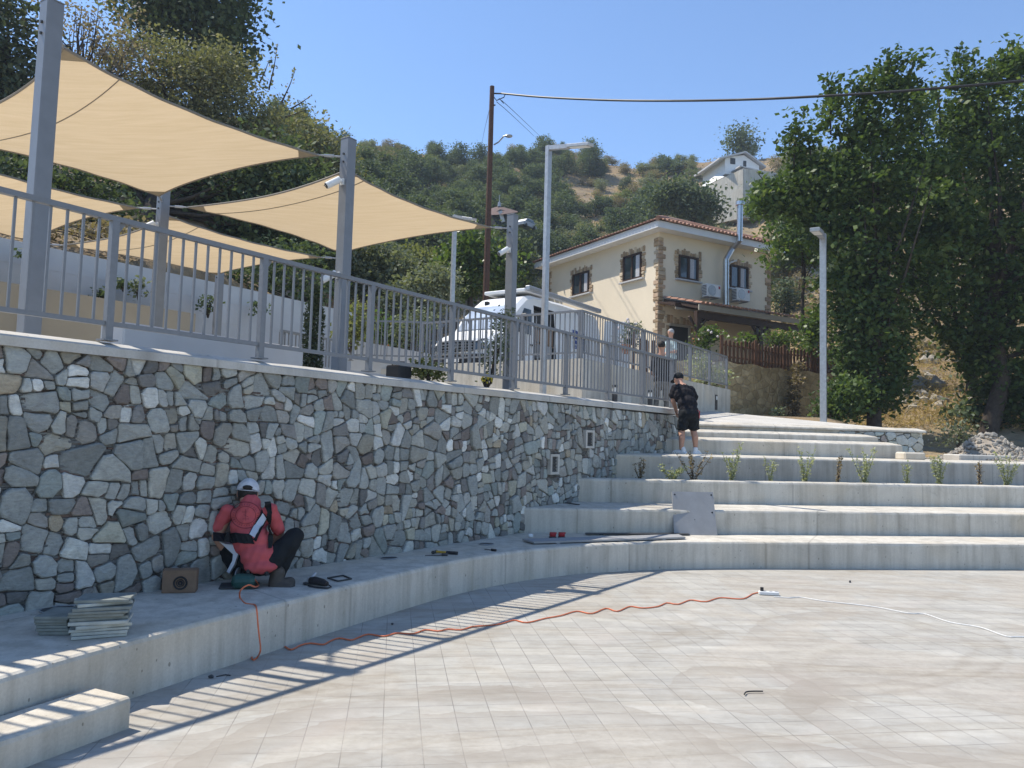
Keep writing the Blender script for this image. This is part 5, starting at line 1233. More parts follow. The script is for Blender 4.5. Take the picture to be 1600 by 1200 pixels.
def bush(label, blobs, leaf, size, ncl, per, cr, seed, name='shrub', cat='shrub', group=None, fl=None, shell=.35):
    g = np.random.default_rng(seed); C, rn, cc = cloud(blobs, ncl, per, cr, g, shell)
    lo_ = min(blobs, key=lambda b: b[0][2]-b[1][2]); base = np.array(lo_[0], float); base[2] = lo_[0][2]-lo_[1][2]
    root = thing(name, label, cat, base, group); m = MB()
    for i in g.choice(len(cc), min(7, len(cc)), replace=False): m.tube([base-V3(0, 0, .1), (base+cc[i])/2+g.normal(size=3)*.03, cc[i]], [.022, .014, .005], 5)
    m.build('stem', 'bark', root); leaf_mesh('foliage', C, size, rn, leaf, root, g)
    if fl:
        for i in g.choice(len(C), fl[1], replace=False): m = MB(); m.ell(C[i]+V3(0, -.03, .02), fl[2], n=6); m.build('flower', fl[0], root)
    return root
bush('light green bush at the foot of the pale street lamp', pxblobs([(1322, 618, 26, 34), (1305, 640, 22, 22)], 22.0), 'leaf_mulberry', .15, 60, 26, .2, 110)
bush('dark low bush under the right edge tree trunk', pxblobs([(1530, 650, 44, 30)], 25.0), 'leaf_dark', .2, 45, 24, .28, 111)
bush('dusty green bush on the bank between the two big trees', pxblobs([(1420, 648, 22, 12), (1446, 654, 22, 8)], 27), 'leaf_olive', .13, 30, 20, .25, 112)
bush('low weedy bush right of the stubby stone wall', pxblobs([(1496, 676, 16, 18)], 21.0), 'leaf_olive', .10, 24, 16, .2, 113)
# ---- trees on the bank at the left
tree('dark conifer at the left edge of the picture behind the sails', pxblobs([(10, 60, 48, 95), (-50, 40, 60, 100), (22, 165, 55, 60), (-30, 190, 70, 60), (60, 190, 50, 40)], 24, .8), V3(*aty(5, 420, 24)), aty(5, 60, 24), .25, 'leaf_pine', .2, 330, 26, .36, 120)
tree('thinly leaved tree with bare reddish twigs next to the nearest post', pxblobs([(110, 60, 60, 70), (170, 50, 46, 60), (150, 130, 50, 50), (70, 130, 50, 50), (200, 90, 40, 40)], 25.5, .8), V3(*aty(120, 420, 25.5)), aty(125, 90, 25.5), .14, 'leaf_red', .13, 210, 13, .3, 121, nl=60)
tree('tall dark green tree rising behind the olive brown tree at upper left', pxblobs([(285, 30, 80, 75), (330, -40, 70, 60), (350, 75, 42, 62), (240, 0, 60, 60), (365, 20, 26, 44)], 33, .8), V3(*aty(300, 400, 33)), aty(310, 20, 33), .3, 'leaf_dark', .27, 330, 30, .5, 122)
tree('wide olive brown oak above the upper shade sail', pxblobs([(228, 115, 72, 62), (300, 140, 82, 70), (215, 175, 60, 50), (360, 185, 72, 58), (410, 225, 60, 52), (290, 210, 90, 50), (340, 110, 50, 40)], 28, .75), V3(*aty(300, 400, 28)), aty(310, 200, 28), .28, 'leaf_oak', .135, 800, 36, .33, 123, shoots=sh_([(420, 140, 434, 68), (440, 160, 462, 108), (455, 170, 488, 148), (405, 130, 420, 95), (440, 185, 478, 172)], 28))
tree('dark shaded tree under the sails with a thick leaning trunk', pxblobs([(330, 290, 110, 46), (440, 270, 70, 52), (220, 275, 70, 34), (470, 320, 60, 50), (400, 350, 80, 40)], 25, .7), V3(*aty(228, 355, 23)), aty(240, 290, 24.5), .32, 'leaf_dark', .2, 420, 28, .38, 124, nl=26)
tree('olive green tree right of the oak, its crown against the sky', pxblobs([(480, 225, 44, 46), (510, 270, 40, 50), (455, 215, 30, 30)], 36, .8), V3(*aty(490, 400, 36)), aty(485, 240, 36), .16, 'leaf_oak', .22, 160, 26, .45, 125)
tree('dark bank tree behind the back sail at the far left', pxblobs([(100, 290, 90, 40), (0, 270, 80, 40), (60, 330, 90, 30), (160, 340, 80, 26)], 21, .7), V3(*aty(100, 390, 21)), aty(95, 300, 21), .2, 'leaf_dark', .17, 230, 24, .32, 126)
bush('dry brown scrub spilling over the white wall at the left', pxblobs([(120, 352, 70, 16), (30, 340, 60, 14), (200, 372, 70, 14)], 17.5), 'leaf_dry', .12, 90, 16, .2, 127)
bush('dark ivy-like scrub spilling over the white wall towards the cypress', pxblobs([(300, 410, 60, 18), (400, 430, 60, 22), (480, 450, 50, 24), (440, 400, 60, 20)], 21), 'leaf_dark', .14, 150, 20, .25, 128)
# ---- middle distance trees behind the van
for k, (lb, L, d, leaf, sz, ncl, sd_) in enumerate([
    ('silvery olive tree between the two nearer sail posts', [(598, 415, 48, 34), (570, 435, 34, 36), (625, 440, 40, 36), (560, 400, 24, 20)], 28, 'hill_olive', .2, 190, 131),
    ('silvery olive tree just left of the van', [(655, 462, 44, 34), (690, 445, 26, 26), (630, 475, 34, 26)], 26, 'hill_olive', .18, 150, 132),
    ('dark green tree behind the van beside the wooden pole', [(735, 400, 34, 44), (715, 430, 32, 38), (745, 440, 30, 30), (785, 420, 28, 32)], 36, 'leaf_shrub', .27, 170, 133),
    ('dark tree between the wooden pole and the van roof', [(800, 400, 22, 30), (795, 435, 26, 24)], 40, 'leaf_dark', .3, 90, 134),
    ('round pine seen just above the house roof', [(1082, 318, 34, 26), (1060, 300, 26, 20), (1100, 330, 26, 18), (1040, 310, 24, 16)], 60, 'hill_pine', .34, 190, 135),
    ('dark pine on the skyline above the white hill house', [(1157, 222, 12, 12), (1155, 210, 7, 10), (1160, 232, 12, 7)], 92, 'hill_pine', .4, 60, 136),
    ('bright green tree below the white hill house', [(1200, 300, 16, 12), (1186, 318, 14, 10), (1208, 318, 18, 12)], 52, 'leaf_shrub', .35, 70, 137)]):
    x, y = L[0][0], max(b[1]+b[3] for b in L)+8
    tree(lb, pxblobs(L, d, .9), V3(*aty(x, y, d)), aty(x, L[0][1], d), .1*d/30, leaf, sz*.85, int(ncl*1.3), 24, .0085*d, sd_, nl=10)
bush('yellow green broom bush on the slope between sail and pole', pxblobs([(640, 405, 30, 14), (668, 412, 24, 12)], 44), 'leaf_yellow', .28, 70, 22, .4, 138)
bush('orange flowering garden shrub behind the balustrade', pxblobs([(590, 512, 28, 24), (618, 520, 20, 20)], 20), 'leaf_shrub', .12, 60, 20, .16, 139, fl=('flower_o', 26, .035))
bush('tangled dry shrub in the garden left of the van front', pxblobs([(640, 520, 26, 26), (655, 500, 20, 20)], 19.5), 'leaf_olive', .11, 60, 16, .16, 140)
bush('green garden shrub right behind the second tall post', pxblobs([(560, 500, 16, 30), (548, 520, 14, 24)], 17.5), 'leaf_yellow', .11, 40, 18, .14, 141)
# ---- terrace plants
g_ = np.random.default_rng(5)
def cypress(label, px, top_y, bot_y, wpx, d, seed):
    g = np.random.default_rng(seed); a, b = aty(px-4, bot_y, d), aty(px+4, top_y, d); k = d/1200; n = 2600
    q = g.random(n); w_ = wpx*k*.5*np.clip(np.minimum(1, (1-q)*3.0), .1, 1)*g.random(n)**.45; th = g.random(n)*6.283
    C = a+(b-a)*q[:, None]+np.stack([w_*np.cos(th), w_*np.sin(th), g.normal(size=n)*.03], 1)
    root = thing('cypress', label, 'cypress', a); m = MB(); m.tube([a-V3(0, 0, .2), b], [.04, .01], 6); m.build('trunk', 'bark', root)
    leaf_mesh('crown', C, .07, g.random(n)*.8, 'leaf_pine', root, g, .4)
cypress('slim young cypress standing behind the balustrade left of the second post', 490, 448, 582, 34, 11.6, 150)
for k, (px, py, rx, ry, lb) in enumerate([(214, 446, 16, 22, 'leggy oleander in the planter by the middle post'), (322, 470, 14, 22, 'rounded oleander in the planter near its right end'), (404, 478, 14, 18, 'oleander at the foot of the white wall past the planter'), (44, 398, 14, 16, 'oleander in the planter left of the nearest post'), (158, 458, 12, 5, 'tiny low seedling in the planter'), (190, 442, 10, 6, 'small wilted seedling beside the leggy oleander')]):
    c = atw(px, py, 9.95); kk = c[1]/1200
    bush(lb, [(c, (rx*kk*.7, rx*kk*.7, ry*kk*.6)), (c+V3(rx*kk*.3, 0, -ry*kk*.5), (rx*kk*.4, rx*kk*.4, ry*kk*.4))], 'leaf_dark' if k else 'leaf_olive', .10, 12, 9, .08, 160+k, name='oleander', cat='oleander', group='young plants along the white wall')
bush('leafy low shrub sprouting behind the coping', pxblobs([(672, 580, 20, 9), (660, 575, 12, 12)], 10.4), 'leaf_yellow', .06, 34, 18, .06, 170)
bush('dry climbing weed in front of the platform wall', pxblobs([(778, 520, 8, 38), (768, 560, 10, 30), (790, 492, 9, 14), (786, 540, 7, 30)], 12.2), 'leaf_olive', .05, 90, 12, .06, 171)
bush('small yellow flower tuft behind the coping', pxblobs([(760, 594, 8, 3)], 11.0), 'leaf_yellow', .04, 8, 8, .03, 172, fl=('flower_y', 20, .016))
bush('dry creeper column arching over the yellow stone wall', pxblobs([(1242, 600, 5, 30), (1240, 640, 5, 24), (1247, 572, 8, 8), (1238, 622, 5, 20)], 26.0), 'leaf_dry', .12, 80, 14, .07, 173)
bush('pale weed at the foot of the yellow wall', pxblobs([(1217, 645, 6, 9)], 25.0), 'leaf_sage', .1, 14, 12, .1, 174)
bush('rose bush with pale flowers behind the porch fence', pxblobs([(1110, 522, 10, 12), (1098, 538, 8, 8)], 27.5), 'leaf_shrub', .13, 40, 16, .16, 175, fl=('flower_w', 10, .05))
bush('leafy plant behind the middle of the picket fence', pxblobs([(1166, 530, 12, 10)], 27.8), 'leaf_shrub', .13, 20, 14, .14, 176)
bush('green hedge plants under the right end of the porch', pxblobs([(1215, 530, 20, 9), (1243, 531, 18, 8)], 29.5), 'leaf_shrub', .12, 50, 16, .2, 177)
bush('vine leaves climbing at the right porch corner', pxblobs([(1275, 500, 12, 24), (1280, 530, 18, 14), (1262, 545, 14, 8)], 27.6), 'leaf_shrub', .17, 50, 18, .18, 178)
bush('white flowering plants against the far end of the platform balustrade', pxblobs([(1092, 575, 10, 26), (1122, 588, 14, 16), (1102, 598, 16, 8)], 23.4), 'leaf_sage', .11, 60, 16, .14, 179, fl=('flower_w', 24, .035))
bush('potted flowers by the sunlit house wall', pxblobs([(982, 528, 13, 13), (990, 512, 8, 10)], 24.6), 'leaf_olive', .1, 36, 14, .13, 180, fl=('flower_w', 26, .05))
for px, py, d, lb in ((978, 553, 24.4, 'terracotta pot under the flowers by the house wall'), (1089, 541, 28, 'terracotta flower pot at the porch post')):
    c = aty(px, py, d); m = MB(); m.tube([c, c+V3(0, 0, .02), c+V3(0, 0, .24), c+V3(0, 0, .25), c+V3(0, 0, .30)], [.09, .11, .15, .17, .17], 14); o = m.build('flower_pot', 'terracotta', origin=c); tag(o, lb, 'flower pot')
# ---- sage seedlings along the third tier
seed_lb = 'sage seedling growing in the planter strip of the third tier'
for k, (px, hpx, wpx, kind) in enumerate([(1000, 30, 12, 'leaf_dry'), (1050, 22, 24, 'leaf_sage'), (1083, 40, 22, 'leaf_dry'), (1143, 48, 22, 'leaf_sage'), (1203, 34, 10, 'leaf_sage'), (1258, 44, 22, 'leaf_sage'), (1309, 34, 9, 'leaf_dry'), (1351, 46, 26, 'leaf_sage'), (1417, 36, 10, 'leaf_sage'), (1468, 42, 26, 'leaf_sage'), (1529, 34, 10, 'leaf_dry'), (1572, 46, 24, 'leaf_sage')]):
    row = catmull(T3, .1); best = min(row, key=lambda p: abs(800+1200*p[0]/p[1]-px)); y = best[1]+.42; c = aty(px, 752, y); c[2] = .985; kk = y/1200*1.3
    g = np.random.default_rng(200+k); root = thing('sage_seedling', ['brown wiry weed, leftmost in the planter strip', 'low sprawling weed right of the wiry one', 'brown spindly weed under the man in black shorts', 'full grey green seedling, first of the tall ones', 'thin seedling between two full ones, left part of the strip', 'full grey green seedling in the middle of the strip', 'thin dry seedling in the middle of the strip', 'broad full seedling below the end of the top steps', 'thin seedling left of the stubby wall corner', 'broad full seedling directly below the stubby wall corner', 'thin dry seedling below the rubble heap', 'full seedling at the right edge of the picture'][k], 'seedling', c, 'seedlings in the planter strip')
    m = MB(); C = []
    for j in range(int(3+wpx/4)):
        tp_ = c+V3(g.normal()*wpx*kk*.42, g.normal()*wpx*kk*.3, hpx*kk*g.uniform(.6, 1.05)); md_ = (c+tp_)/2+V3(g.normal()*.02, 0, .03); m.tube([c, md_, tp_], [.006, .005, .002], 4)
        q = g.random(int(18+wpx*1.0)); C.append(c+(md_-c)*np.minimum(q*2, 1)[:, None]+(tp_-md_)*np.clip(q*2-1, 0, 1)[:, None]+g.normal(size=(len(q), 3))*.018)
    m.build('stem', 'leaf_sage' if kind == 'leaf_sage' else 'bark', root); C = np.concatenate(C); leaf_mesh('foliage', C, .046, g.random(len(C)), kind, root, g, .5)
# ---- hillside trees: prototypes, then copies
protos = {}
def proto(kind, leaf, shape, n, sz, seed):
    g = np.random.default_rng(seed); bl = [(V3(*c), r) for c, r in shape]; sz *= .56
    C, rn, cc = cloud(bl, int(n*1.5), 24, .25, g, .3); m = limbs(V3(0, 0, 0), V3(0, 0, 2.0), cc, .09, g, 6)
    o = leaf_mesh('hill_'+kind, C, sz, rn, leaf, None, g, .7, extra=(m.v, m.f, None), origin=(0, 0, 0)); COL.objects.unlink(o); return o
SH = {'pine': [((0, 0, 2.2), (1.4, 1.4, 1.3)), ((.5, .2, 3.2), (.9, .9, .9)), ((-.7, 0, 1.5), (.9, .9, .8))], 'round': [((0, 0, 1.5), (1.3, 1.2, 1.2)), ((1.0, 0, 1.0), (.9, .9, .8)), ((-.7, .5, 2.2), (.6, .6, .7))], 'wide': [((-1.0, 0, 1.0), (1.2, 1.1, .8)), ((.9, .3, 1.3), (1.1, 1.2, 1.0)), ((.1, -.4, 2.1), (.7, .7, .8)), ((1.7, -.2, .8), (.7, .7, .6))]}
PK = {'pine_tree': [('hill_pine', 'pine', 85, .36), ('hill_pine', 'wide', 95, .36), ('hill_pine', 'pine', 70, .36)], 'olive_bush': [('hill_olive', 'round', 75, .33), ('hill_olive', 'wide', 80, .33)], 'green_bush': [('hill_green', 'round', 65, .33), ('hill_green', 'wide', 70, .34)], 'dry_bush': [('hill_dry', 'wide', 60, .30), ('hill_dry', 'round', 60, .30)]}
sd_ = 300
for k, L in PK.items():
    protos[k] = []
    for leaf, shp, n, sz in L: protos[k].append(proto(k, leaf, SH[shp], n, sz, sd_)); sd_ += 1
LB = {'pine_tree': 'dark green pine or shrub on the scrubby hillside', 'olive_bush': 'grey olive shrub on the scrubby hillside', 'green_bush': 'yellowish green shrub on the scrubby hillside', 'dry_bush': 'dry brownish shrub on the scrubby hillside'}
GR = {'pine_tree': 'dark pines scattered over the hillside', 'olive_bush': 'grey olive shrubs over the hillside', 'green_bush': 'yellowish green shrubs over the hillside', 'dry_bush': 'dry shrubs over the hillside'}
rh = random.Random(12); placed = []; cnt = 0
def put(px, py, kind, hgt, sq=1.0):
    global cnt
    p = hill_hit(px, py)
    if p is None or p[1] < 30: return False
    o = rh.choice(protos[kind]).copy(); o.name = kind; COL.objects.link(o); k = hgt/3.6
    o.location = (p[0], p[1], p[2]-.15); o.scale = (k*sq*rh.uniform(.9, 1.2), k*sq*rh.uniform(.9, 1.2), k*rh.uniform(.85, 1.1)); o.rotation_euler = (0, 0, rh.uniform(0, 6.28))
    tag(o, LB[kind], {'pine_tree': 'pine tree'}.get(kind, 'shrub'), GR[kind]); cnt += 1; return True
def crest_y(px): return np.interp(px, CRX, CRY)
for px in range(430, 1320, 9):                              # a broken row along the skyline
    if rh.random() < .85: put(px+rh.uniform(-5, 5), crest_y(px)+rh.uniform(4, 10), rh.choices(['pine_tree', 'olive_bush', 'dry_bush', 'green_bush'], [3, 2.4, 2, 1] if px > 720 else [6, 2, 1, .3])[0], rh.uniform(1.4, 3.0)*(1.2 if px < 640 else .9))
tries = 0
while cnt < 640 and tries < 12000:
    tries += 1; px = rh.uniform(425, 1330); py = rh.uniform(crest_y(px)+8, 470 if px < 860 else (420 if px < 1190 else 520))
    rad = np.interp(py, [220, 300, 460], [8.5, 12, 19]) * (1.0 if px < 1190 else 1.25)
    bare = (860 < px < 1015 and 262 < py < 325) or (px > 1145 and py > 310)
    if bare and rh.random() < .8: continue
    if 1085 < px < 1215 and 240 < py < 395: continue
    if vn(px*.02+7, py*.035+3) > .68 and rh.random() < .75: continue
    if any((px-a)**2+((py-b)*1.35)**2 < (rad*.8)**2 for a, b in placed): continue
    dens = vn(px*.012, py*.02)
    wts = [6, 2.4, .5, .9] if (px < 860 and py > 265) else ([2.2, 2.4, 1.0, 3.6] if py < 310 else [3.0, 2.6, 1.2, 2.0])
    kind = rh.choices(['pine_tree', 'olive_bush', 'green_bush', 'dry_bush'], wts)[0]
    if put(px, py, kind, rh.uniform(1.6, 3.6)*(1.15 if kind == 'pine_tree' else .85)*(1 if py > 260 else .85), 1.12): placed.append((px, py))
# low scrub between them: one uncountable mass
g = np.random.default_rng(77); C = []; 
for k in range(4200):
    px = rh.uniform(420, 1600); py = rh.uniform(crest_y(px)-1, 560)
    p = hill_hit(px, py)
    if p is None or p[1] < 27 or (px < 1100 and p[1] < 46): continue
    m_ = 9; C.append(p+g.normal(size=(m_, 3))*np.array([.5, .5, .22])*p[1]/75+V3(0, 0, .18))
C = np.concatenate(C); o = leaf_mesh('undergrowth', C, .30, np.repeat(g.random(len(C)//9), 9)*.6+g.random(len(C))*.4, 'hill_dry', None, g, .6, origin=C[0]); stuff(o)
C = []
for k in range(2200):
    px = rh.uniform(1330, 1640); py = rh.uniform(540, 672); p = hill_hit(px, py)
    if p is None or p[1] > 60 or p[1] < 21: continue
    C.append(p+g.normal(size=(12, 3))*np.array([.25, .25, .06])+V3(0, 0, .1))
C = np.concatenate(C); o = leaf_mesh('grass', C, .17, g.random(len(C)), 'straw', None, g, .16, up=.0, origin=C[0]); stuff(o)
# rocks on the bank and the rubble heap
def rock(m, c, r, g_):
    bm = bmesh.new(); bmesh.ops.create_icosphere(bm, subdivisions=1, radius=1); s_ = g_.uniform(.55, 1.2, 3)
    vs = [np.array(c)+np.array(v.co)*s_*r*g_.uniform(.75, 1.2) for v in bm.verts]; bm.verts.index_update(); fs = [tuple(v.index for v in f.verts) for f in bm.faces]; bm.free(); m.add(vs, fs)
M['rock'] = plain('grey_rubble', (.31, .285, .245), .9, .35, 3.5, .2, 0, .6); M['dirt'] = plain('pale_rubble_dirt', (.33, .28, .22), .95, .25, 4, .1, 0, .8)
g = np.random.default_rng(9); m = MB()
for k in range(150):
    px, py = (g.normal(1432, 30), g.normal(612, 15)) if k < 70 else ((g.normal(1450, 40), g.normal(566, 8)) if k < 110 else (g.normal(1275, 14), g.normal(440, 12)))
    p = hill_hit(px, py)
    if p is not None and p[1] < 60: rock(m, p, g.uniform(.12, .38), g)
o = m.build('rocks', 'rock', origin=V3(12, 28, 2)); stuff(o)
hc = aty(1540, 712, 17.6); m = MB(); nx, ny = 26, 18; vs = []
for j in range(ny):
    for i in range(nx):
        x = -1.35+2.9*i/(nx-1); y = -1.2+2.4*j/(ny-1); z = .62*math.exp(-((x-.02)/.62)**2-(y/.6)**2)+.16*math.exp(-((x-.9)/.5)**2-(y/.5)**2)+.10*vn(x*4, y*4)-.09
        vs.append((hc[0]+x, hc[1]+y, 1.40+z))
m.add(vs, [(j*nx+i, j*nx+i+1, (j+1)*nx+i+1, (j+1)*nx+i) for j in range(ny-1) for i in range(nx-1)]); nd = len(m.f)
for k in range(620):
    x, y = g.normal(0, .62), g.normal(-.2, .5); z = .62*math.exp(-((x-.02)/.62)**2-(y/.6)**2)+.16*math.exp(-((x-.9)/.5)**2-(y/.5)**2)-.02
    if abs(x) < 1.5: rock(m, (hc[0]+x, hc[1]+y, 1.41+z), g.uniform(.012, .055)*(1.6 if k % 9 == 0 else 1), g)
m.m = [0]*nd+[1]*(len(m.f)-nd); o = m.build('rubble', ['dirt', 'rock'], origin=(hc[0], hc[1], 1.4)); stuff(o)
# ================================================================== SMALL THINGS ON THE LEDGE
ZL = .347
def onl(px, py, z=ZL): return atz(px, py, z)
def axr(deg): a = math.radians(deg); return (V3(math.cos(a), math.sin(a), 0), V3(-math.sin(a), math.cos(a), 0), V3(0, 0, 1))
rt = random.Random(8)
def tile_stack(cx, cy, n, w_, d_, th, mats, lab_top, lab, group, rot, ragged):
    c = onl(cx, cy); z = ZL
    for k in range(n):
        t_ = th*rt.uniform(.8, 1.2); a = axr(rot+rt.gauss(0, ragged)); m = MB()
        q = c+V3(rt.gauss(0, .008)+(.0 if k < n*.6 else .012), rt.gauss(0, .008), z-ZL+t_/2)
        m.cbox(q, (w_*rt.uniform(.92, 1.05), d_*rt.uniform(.9, 1.04), t_-.0015), .003, a); z += t_
        o = m.build('slate_tile', rt.choice(mats), origin=q-V3(0, 0, t_/2))
        tag(o, lab_top if k == n-1 else lab, 'tile', group)
tile_stack(156, 990, 11, .31, .23, .021, ['slate2', 'slate2', 'slate'], 'topmost grey slate tile of the tall stack near the ledge edge', 'grey slate tile inside the tall uneven stack near the ledge edge', 'tiles of the tall stack', 24, 7)
tile_stack(92, 985, 6, .19, .26, .02, ['slate'], 'topmost greenish slate tile of the low shaded stack', 'greenish slate tile inside the low shaded stack', 'tiles of the low stack', 8, 2)
c = onl(281, 924); ax = axr(14); root = thing('cardboard_box', 'brown cardboard box with a round black logo, standing by the stone wall', 'box', c)
m = MB(); m.cbox(c+V3(0, 0, .085), (.245, .13, .17), .003, ax); m.build('carton', 'card', root)
m = MB(); q = c+V3(0, 0, .075)-ax[1]*.0665+ax[0]*.01
for r_, t_ in ((.045, .008), (.027, .004), (.012, .008)): m.tube([q+ax[0]*r_*math.cos(a)+V3(0, 0, r_*math.sin(a)) for a in np.linspace(0, 6.283, 25)], t_, 5)
m.build('logo', 'black', root)
m = MB()
for s_ in (-1, 1): m.extr([c+V3(0, 0, .171)-ax[1]*.06+ax[0]*.12*s_, c+V3(0, 0, .171)-ax[1]*.06, c+V3(0, 0, .176)+ax[1]*.0, c+V3(0, 0, .18)+ax[0]*.12*s_], V3(0, 0, .003))
m.build('flap', 'card', root)
for px, py, r_, lb in ((92, 953, .115, 'round dark flush disc in the ledge behind the tile stacks'), (608, 872.5, .085, 'round dark flush disc in the ledge at the middle of the stone wall'), (760, 850.5, .09, 'round dark flush disc in the ledge, farthest along')):
    q = onl(px, py); m = MB(); m.disc(q-V3(0, 0, .01), r_, .014, 28); root = thing('ledge_disc', lb, 'disc', q, 'flush discs in the ledge'); m.build('plate', 'dark', root); m = MB(); m.tube([q+V3(r_*math.cos(a), r_*math.sin(a), .004) for a in np.linspace(0, 6.283, 29)], .006, 5); m.build('rim', 'galv', root)
# power tools
c = onl(362, 921); root = thing('stone_cutter', 'dark green electric stone cutter by the crouching man', 'power tool', c)
m = MB(); m.tube([c+V3(.0, .03, .06), c+V3(.02, .03, .06), c+V3(.13, .05, .06), c+V3(.16, .06, .06)], [.045, .06, .06, .04], 14); m.build('motor', 'green_tool', root)
m = MB(); m.cbox(c+V3(.02, .12, .01), (.3, .22, .012), .002, axr(15)); m.build('base_plate', 'dark', root)
m = MB(); m.tube([c+V3(.1, .05, .12), c+V3(.12, .08, .17), c+V3(.22, .1, .17), c+V3(.25, .09, .10)], .018, 8); m.build('handle', 'black', root)
m = MB(); q = c+V3(-.01, .16, .06); m.tube([q-V3(.003, 0, 0), q+V3(.003, 0, 0)], .085, 24); m.build('blade', 'galv', root)
c = onl(494, 916); root = thing('angle_grinder', 'small black grinder lying on the ledge right of the crouching man', 'power tool', c)
m = MB(); m.tube([c+V3(-.06, .06, .035), c+V3(-.02, .03, .04), c+V3(.06, -.02, .035), c+V3(.1, -.05, .03)], [.03, .034, .03, .02], 10); m.build('body', 'black', root)
m = MB(); m.tube([c+V3(-.075, .075, .02), c+V3(-.075, .075, .06)], [.028, .02], 10); m.tube([c+V3(-.06, .05, .05), c+V3(-.03, .09, .09)], .012, 8); m.build('gear_head', 'galv', root)
m = MB(); m.disc(c+V3(-.075, .075, .008), .055, .005, 20); m.build('grinding_disc', 'dark', root)
m = MB(); m.tube(catmull([c+V3(.1, -.05, .03), c+V3(.14, -.07, .012), c+V3(.12, -.1, .008), c+V3(.07, -.1, .008), c+V3(.0, -.07, .008), c+V3(-.06, -.03, .008)], .02), .006, 6); m.build('cable', 'black', root)
q = [onl(512, 904), onl(528, 909), onl(549, 905.5), onl(536, 900)]; m = MB()
for k in range(4): m.bar(q[k]+V3(0, 0, .006), q[(k+1) % 4]+V3(0, 0, .006), .012, .01)
o = m.build('square_frame', 'dark', origin=q[0]); tag(o, 'thin dark square frame lying flat on the ledge', 'frame')
a, b = onl(680, 864.5), onl(715, 867); root = thing('hammer', 'yellow and black hammer lying on the ledge below the stone wall', 'hammer', a)
d = (b-a)/np.linalg.norm(b-a); z = V3(0, 0, .018); m = MB(); m.tube([a+z, a+(b-a)*.5+z], .012, 8); m.build('shaft', 'yellow', root); m = MB(); m.tube([a+(b-a)*.5+z, b+z], .017, 8); m.build('grip', 'black', root)
m = MB(); e = V3(-d[1], d[0], 0); m.tube([a-e*.07+z, a-e*.03+z, a+e*.03+z, a+e*.06+z], [.02, .016, .016, .008], 8); m.build('head', 'dark', root)
a, b = onl(664, 869), onl(690, 868.5); m = MB(); m.tube([a+V3(0, 0, .006), b+V3(0, 0, .008)], [.004, .006], 6); m.tube([b+V3(0, 0, .012), b+(b-a)*.35+V3(0, 0, .014)], .016, 8); o = m.build('chisel', 'dark', origin=a); tag(o, 'thin chisel lying in front of the yellow hammer', 'chisel')
a, b = onl(757, 859), onl(775, 861.5); m = MB(); m.tube([a+V3(0, 0, .006), a+(b-a)*.6+V3(0, 0, .008)], .004, 6); m.tube([a+(b-a)*.6+V3(0, 0, .012), b+V3(0, 0, .012)], .013, 8); o = m.build('screwdriver', 'black', origin=a); tag(o, 'black screwdriver lying near the farthest disc', 'screwdriver')
def plank(lb, p4, th, mat):
    q = [onl(*p) for p in p4]; m = MB(); m.extr([x+V3(0, 0, .012) for x in q], V3(0, 0, th)); 
    for k in (.15, .85): m.bar(q[0]*(1-k)+q[3]*k+V3(0, 0, .006), q[1]*(1-k)+q[2]*k+V3(0, 0, .006), .05, .012)
    o = m.build('plank', mat, origin=q[0]); tag(o, lb, 'plank', 'planks on the ledge')
plank('long grey plank lying along the ledge edge below the leaning board', [(816, 846), (834, 851), (1071, 843), (1060, 838.5)], .022, 'board')
plank('thin dark strip lying behind the long grey plank', [(914, 835), (915, 836.5), (1078, 837), (1074, 835)], .012, 'dark')
for px, lb in ((863.5, 'red suction cup lifter on the ledge, nearer the stone wall'), (877.5, 'red suction cup lifter on the ledge, farther from the stone wall')):
    q = onl(px, 840); root = thing('suction_lifter', lb, 'suction lifter', q, 'red suction lifters'); m = MB(); m.tube([q, q+V3(0, 0, .012), q+V3(0, 0, .02)], [.052, .05, .03], 16); m.build('pad', 'black', root)
    m = MB(); m.tube([q+V3(0, 0, .018), q+V3(0, 0, .045), q+V3(0, 0, .06), q+V3(0, 0, .068)], [.042, .045, .036, .015], 14); m.bar(q+V3(-.04, 0, .06), q+V3(.05, 0, .06), .02, .018); m.build('lever', 'red', root)
q = onl(829, 839); m = MB(); m.cbox(q+V3(0, 0, .02), (.06, .05, .04), .008, axr(20)); o = m.build('stone_chip', 'white', origin=q); tag(o, 'white stone chip in the corner where the wall meets the second tier', 'stone chip')
a = onl(882, 785, .69); b = onl(905, 788.5, .69); m = MB(); m.bar(a, b, .03, .012); m.bar(a, a+V3(.05, .16, 0), .03, .011); o = m.build('set_square', 'dark', origin=a); tag(o, 'dark metal square lying on the second tier by the wall', 'square')
# leaning board
pb = [onl(1053.5, 835.5), onl(1121, 836.5)]; tp_ = [aty(1050, 768, 10.93), aty(1114, 769, 10.99)]
root = thing('leaning_board', 'grey square board leaning against the second concrete tier', 'board', pb[0])
m = MB(); nrm = np.cross(pb[1]-pb[0], tp_[0]-pb[0]); nrm /= np.linalg.norm(nrm); m.extr([pb[0], pb[1], tp_[1], tp_[0]], -nrm*.022 if nrm[1] < 0 else nrm*.022); m.build('panel', 'board', root)
nf = nrm if nrm[1] < 0 else -nrm
for u_, v_ in ((.06, .93), (.95, .93), (.05, .5), (.93, .52), (.5, .35)):
    q = (pb[0]*(1-u_)+pb[1]*u_)*(1-v_)+(tp_[0]*(1-u_)+tp_[1]*u_)*v_; m = MB(); m.cyl(q, q+nf*.006, .012 if u_ != .5 else .005, n=10); m.build('bolt_hole', 'black', root)
